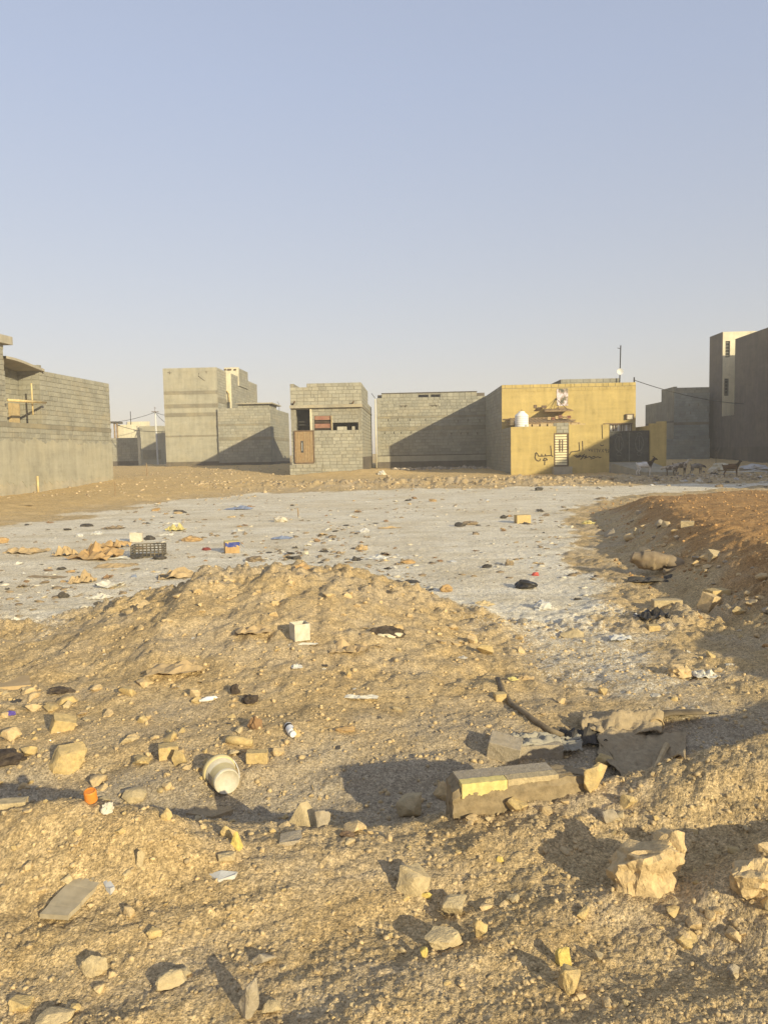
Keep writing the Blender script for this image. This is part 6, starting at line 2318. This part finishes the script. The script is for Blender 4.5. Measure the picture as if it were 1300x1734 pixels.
def shard(pts, mat, label, name='tile_shard', t=.008, cat='shard', lift=.008):
    q_ = [G(u, v) for u, v in pts]
    z = sum(p_.z for p_ in q_) / len(q_) + lift
    mb = MB()
    n = len(q_)
    zs = [z + .35 * (p_.z - z) + .006 * (i % 2) for i, p_ in enumerate(q_)]
    mb.v = [(p_.x, p_.y, zs[i]) for i, p_ in enumerate(q_)] + [(p_.x, p_.y, zs[i] - t - .02) for i, p_ in enumerate(q_)]
    mb.f = [tuple(range(n)), tuple(range(2 * n - 1, n - 1, -1))] + [(i, n + i, n + (i + 1) % n, (i + 1) % n) for i in range(n)]
    o = mb.build(name, mat)
    tag(o, label, cat)
shard([(173, 1496), (182, 1491), (195, 1511), (188, 1518), (180, 1512)], 'sack_white', 'small light grey tile shard beside the grey board')
shard([(354, 1483), (375, 1480), (403, 1482), (398, 1490), (370, 1498)], 'film', 'triangular light grey tile shard in the left foreground')
shard([(476, 1420), (510, 1417), (512, 1428), (506, 1437), (473, 1437)], 'stone_grey', 'flat grey tile piece below the wedge stone')
shard([(315, 1375), (340, 1368), (390, 1364), (395, 1372), (360, 1382)], 'sheet_earth', 'flat grey slab half buried in the shaded trench', 'flat_slab', cat='slab')
shard([(0, 1145), (50, 1142), (53, 1158), (0, 1168)], 'sack_tan', 'flat pale sheet at the left edge of the slope', 'flat_sheet', cat='sheet')

def hose():
    pix = [(842, 1160), (852, 1176), (866, 1193), (884, 1210), (905, 1226), (928, 1243), (952, 1256)]
    pts = [G(u, v) + Vector((0, 0, .018)) for u, v in pix]
    o = MB().tube(pts, .017, 9).build('rubber_hose', 'hose', smooth=True)
    tag(o, 'dusty brown hose lying diagonally behind the kerb piece', 'hose')
    p = G(868, 1158)
    t = tag(empty('yellow_rag', p), 'yellow and black burnt rag at the upper end of the hose', 'rag')
    for k, (dx, m, s_) in enumerate(((-.06, 'burnt', .09), (.0, 'yellow_wrap', .10), (.10, 'yellow_wrap', .12))):
        bm = lump_bm(700 + k, .4)
        ob = link('fold', to_mesh(bm, 'fold'), m if k < 2 else 'sack_tan', t)
        ob.location = (dx, .03 * k, -.01)
        ob.scale = (s_, s_ * .6, s_ * .35)
hose()

def half_shell():
    a, c = G(1086, 1236), G(1192, 1226)
    t = tag(empty('curved_shell', a), 'dark curved piece of broken plastic drum behind the kerb bank', 'shell')
    d = c - a
    mb = MB()
    n, m = 14, 7
    for i in range(n + 1):
        t_ = i / n
        hh = .115 * (math.sin(min(1, t_ * 1.9 + .06) * math.pi * .5)) * (1 - .25 * t_)
        for j in range(m + 1):
            an = math.pi * (.02 + .62 * j / m)
            mb.v.append((d.x * t_, d.y * t_ + .10 * math.cos(an) + .02, -.02 + hh * math.sin(an) * 1.1))
    for i in range(n):
        for j in range(m):
            b_ = i * (m + 1) + j
            mb.f.append((b_, b_ + 1, b_ + m + 2, b_ + m + 1))
    o = mb.build('shell', 'sheet_dark', t, smooth=True)
    md = o.modifiers.new('thick', 'SOLIDIFY')
    md.thickness = .006
    p = G(1110, 1240)
    M = Matrix.Translation(p - a + Vector((0, .02, .035))) @ Matrix.Rotation(math.radians(92), 4, 'X')
    o2 = MB().lathe([(.045, -.10), (.045, .03), (.039, .03), (.039, -.10)], 20, M).build('pipe_end', 'sack_tan', t, smooth=True)
half_shell()

def sheet_thing(u0, u1, v0, v1, mat, label, seed, hgt=.06, roll=.0):
    A, Bq, C, D = G(u0, v1), G(u1, v1), G(u1, v0), G(u0, v0)
    mb = MB()
    n, m = 48, 30
    rows = []
    for i in range(n + 1):
        for j in range(m + 1):
            a, b_ = i / n, j / m
            p_ = A.lerp(Bq, a).lerp(D.lerp(C, a), b_)
            q_ = Vector((a * 3 + seed, b_ * 2.2, seed))
            e = .10 * mn.noise(q_ * 1.4 + Vector((5, 5, 5)))
            dz = .008 + hgt * max(0, mn.noise(q_) + .25) + hgt * .6 * abs(mn.noise(q_ * 2.3)) + hgt * .35 * abs(mn.noise(q_ * 6)) + roll * math.exp(-((b_ - .5) / .25) ** 2)
            rows.append((p_.x + e * .3, p_.y + e * .3, dz))
    rows = np.array(rows)
    rows[:, 2] += H(rows[:, 0], rows[:, 1])
    mb.v = [tuple(r) for r in rows.tolist()]
    for i in range(n):
        for j in range(m):
            b_ = i * (m + 1) + j
            mb.f.append((b_, b_ + m + 1, b_ + m + 2, b_ + 1))
    o = mb.build('earth_covered_sheet', mat, smooth=True)
    md = o.modifiers.new('thick', 'SOLIDIFY')
    md.thickness = .006
    tag(o, label, 'sheet')
sheet_thing(985, 1120, 1216, 1252, 'sheet_earth', 'dusty curled sheet half buried behind the kerb bank', 3.1, .05, .05)
sheet_thing(1010, 1160, 1250, 1282, 'sheet_earth', 'lower dusty sheet nearest the lit bank', 8.4, .04, .02)
sheet_thing(860, 985, 1262, 1290, 'concrete', 'grey crumpled sheet behind the middle of the kerb piece', 5.7, .06, .0)
p0, p1 = G(1104, 1302), G(1128, 1277)
o = MB().tube([p0 + Vector((0, 0, .01)), p0.lerp(p1, .7) + Vector((0, 0, .03)), p1 + Vector((0, 0, .035))], [.008, .014, .018], 6).build('wood_splinter', 'timber_pale')
tag(o, 'yellowish wood splinter sticking out of the lit bank', 'splinter')
p0, p1 = G(384, 1264), G(428, 1266)
o = MB().tube([p0 + Vector((0, 0, .02)), p0.lerp(p1, .3) + Vector((0, 0, .025)), p1 + Vector((0, 0, .018))], [.022, .026, .020], 9).build('corrugated_tube', 'stone_yellow', smooth=True)
tag(o, 'stubby dusty tube lying just above the bucket', 'tube')

def slumped_sack():
    p = G(1125, 976)
    k = depth_of(p) / FPX
    t = tag(empty('slumped_sack', p), 'bulging brown sack slumped at the foot of the dark slope', 'sack')
    def body(name, pts, rs, mat, seed):
        mb = MB()
        P_ = [Vector(((u - 1125) * k, dy, (976 - v) * k * 1.0)) for u, v, dy in pts]
        n = 26
        cp, cr = [], []
        for i in range(n + 1):
            s_ = i / n * (len(P_) - 1)
            a = min(int(s_), len(P_) - 2)
            f_ = s_ - a
            f_ = f_ * f_ * (3 - 2 * f_)
            cp.append(P_[a].lerp(P_[a + 1], f_))
            cr.append((rs[a] + (rs[a + 1] - rs[a]) * f_) * k)
        mb.tube(cp, cr, 18)
        v2 = []
        for x, y, z in mb.v:
            n_ = mn.noise(Vector((x * 9 + seed, y * 9, z * 14))) * .022 + mn.noise(Vector((x * 24, y * 24 + seed, z * 30))) * .010
            v2.append((x + n_, y + n_, max(z + n_, -.02)))
        mb.v = v2
        mb.build(name, mat, t, smooth=True)
    body('body', [(1082, 950, .30), (1096, 955, .28), (1118, 956, .25), (1140, 958, .2), (1158, 962, .12), (1166, 972, .05)], [8, 15, 17, 13, 11, 5], 'sack_brown', 1)
    body('fold', [(1095, 948, .32), (1112, 948, .33), (1130, 950, .32)], [5, 10, 5], 'sack_tan', 5)
    body('lower_fold', [(1124, 970, .05), (1138, 971, .02), (1156, 973, .0)], [5, 8, 4], 'sack_brown', 9)
    body('end_lump', [(1168, 968, .15), (1182, 968, .15), (1198, 971, .2)], [5, 10, 4], 'sack_brown', 14)
slumped_sack()

# stakes
def stake(u, v0, v1, Yadj, r, mat, label):
    p = G(u, v1)
    k = depth_of(p) / FPX
    h = (v1 - v0) * k
    o = MB().tube([(0, 0, -.2), (.02, 0, h * .5), (0, 0, h)], [r, r, r * .8], 6).build('stake', mat)
    o.location = p
    tag(o, label, 'stake')
stake(249, 784, 806, 0, .03, 'timber', 'thin dark stake in the sand right of the left house')
stake(195, 815, 840, 0, .015, 'timber', 'thin bent rod by the corner of the left house')
stake(504, 860, 876, 0, .02, 'timber', 'thin stake standing on a sandy patch of the salt')

# log and block by the yellow wall
def log():
    a, c = G(957, 800), G(1003, 799)
    o = MB().tube([a + Vector((0, 0, .09)), c + Vector((0, 0, .09))], .07, 9).build('wooden_beam', 'timber_pale')
    tag(o, 'pale beam lying on the ground below the graffiti', 'beam')
log()

# bare sapling
def sapling():
    p = P(1211, 788, 52)
    p.z = Hs(p.x, p.y)
    t = tag(empty('bare_sapling', p), 'bare leafless sapling against the dark house wall', 'sapling')
    rr = random.Random(3)
    MB().tube([(0, 0, 0), (.03, 0, .5), (-.02, 0, 1.0)], [.03, .02, .012], 6).build('trunk', 'twig', t)
    for k in range(9):
        z = rr.uniform(.15, .9)
        dx, dy = rr.uniform(-.5, .5), rr.uniform(-.3, .3)
        MB().tube([(0, 0, z), (dx * .5, dy * .5, z + .2), (dx, dy, z + rr.uniform(.3, .55))], [.014, .01, .005], 5).build('branch', 'twig', t)
sapling()

# ================================================================== GOATS
def goat(u, v, hpx, rz, mat, label, head='up', horns=False, seed=0):
    p = G(u, v)
    k = depth_of(p) / FPX
    sc = hpx * k / .93
    vs, es, rs = [], [], []
    def add(co, r, parent=None):
        vs.append(co)
        rs.append(r)
        if parent is not None:
            es.append((parent, len(vs) - 1))
        return len(vs) - 1
    mid = add((0, 0, .60), (.155, .175))
    chest = add((.26, 0, .62), (.14, .17), mid)
    hip = add((-.30, 0, .64), (.135, .15), mid)
    rump = add((-.40, 0, .62), (.08, .10), hip)
    tail = add((-.47, 0, .70), (.02, .03), rump)
    add((-.49, 0, .77), (.014, .02), tail)
    if head == 'up':
        nk = add((.40, 0, .76), (.07, .085), chest)
        nk2 = add((.48, 0, .88), (.055, .065), nk)
        hd = add((.54, 0, .95), (.055, .06), nk2)
        mz = add((.66, 0, .89), (.036, .04), hd)
        add((.71, 0, .87), (.026, .028), mz)
    elif head == 'turn':
        nk = add((.38, .03, .74), (.07, .085), chest)
        nk2 = add((.44, .06, .86), (.055, .065), nk)
        hd = add((.48, .08, .94), (.055, .06), nk2)
        mz = add((.52, -.05, .90), (.036, .04), hd)
        add((.53, -.10, .88), (.026, .028), mz)
    else:
        nk = add((.42, 0, .62), (.07, .085), chest)
        nk2 = add((.54, 0, .60), (.055, .065), nk)
        hd = add((.62, 0, .58), (.052, .058), nk2)
        mz = add((.68, 0, .48), (.036, .04), hd)
        add((.70, 0, .43), (.026, .028), mz)
    hx, hy, hz = vs[hd]
    for s_ in (-1, 1):
        e1 = add((hx - .02, hy + s_ * .075, hz - .01), (.018, .03), hd)
        add((hx - .03, hy + s_ * .10, hz - .12), (.010, .026), e1)
        if horns:
            h1 = add((hx - .03, hy + s_ * .03, hz + .07), (.016, .016), hd)
            add((hx - .12, hy + s_ * .05, hz + .12), (.008, .008), h1)
    rr = random.Random(seed)
    for s_ in (-1, 1):
        dx = rr.uniform(-.06, .06)
        a = add((.27, s_ * .075, .46), (.052, .06), chest)
        b_ = add((.275 + dx * .5, s_ * .08, .27), (.028, .030), a)
        c = add((.27 + dx, s_ * .08, .06), (.021, .022), b_)
        add((.285 + dx, s_ * .08, .005), (.026, .028), c)
        dx = rr.uniform(-.07, .07)
        a = add((-.33, s_ * .08, .50), (.068, .085), hip)
        kn = add((-.30 + dx * .3, s_ * .085, .38), (.042, .05), a)
        b_ = add((-.40 + dx * .6, s_ * .085, .25), (.026, .030), kn)
        c = add((-.375 + dx, s_ * .085, .06), (.021, .022), b_)
        add((-.36 + dx, s_ * .085, .005), (.026, .028), c)
    me = bpy.data.meshes.new('goat')
    me.from_pydata(vs, es, [])
    o = link('goat', me, mat)
    sk = o.modifiers.new('skin', 'SKIN')
    sk.use_smooth_shade = True
    for i, sv in enumerate(me.skin_vertices[0].data):
        sv.radius = rs[i]
        sv.use_root = (i == 0)
    ss = o.modifiers.new('sub', 'SUBSURF')
    ss.levels = 2
    ss.render_levels = 2
    o.location = p
    o.scale = (sc, sc, sc)
    o.rotation_euler = (0, 0, rz)
    tag(o, label, 'goat', 'goats in the shade')
goat(1091, 806, 29, .05, 'goat_white', 'white goat with dark brown head and neck before the gate', 'up', True, 1)
goat(1136, 807, 24, math.pi * .80, 'goat_patch', 'dark patched goat facing away beside the yellow pillar', 'low', False, 2)
goat(1151, 806, 27, .12, 'goat_patch', 'dark goat with pale speckled head held high', 'up', False, 3)
goat(1179, 804, 24, .25, 'goat_grey', 'grey brown goat standing in the middle of the group', 'low', False, 4)
goat(1237, 808, 28, -.25, 'goat_brown', 'plain brown goat standing alone near the sacks', 'turn', False, 5)

# ------------------------------------------------------------------ dusty air
def haze():
    o = MB().box(-150, 150, -70, 140, -3.0, 14.5).build('haze', None, fix=False)
    m = bpy.data.materials.new('haze')
    m.use_nodes = True
    nt = m.node_tree
    nt.nodes.clear()
    out = nt.nodes.new('ShaderNodeOutputMaterial')
    v = nt.nodes.new('ShaderNodeVolumePrincipled')
    v.inputs['Color'].default_value = (.92, .88, .80, 1)
    v.inputs['Density'].default_value = .0023
    v.inputs['Anisotropy'].default_value = .0
    nt.links.new(v.outputs[0], out.inputs['Volume'])
    o.data.materials.append(m)
    o['kind'] = 'stuff'
    o['label'] = 'thin dusty haze in the evening air'
haze()
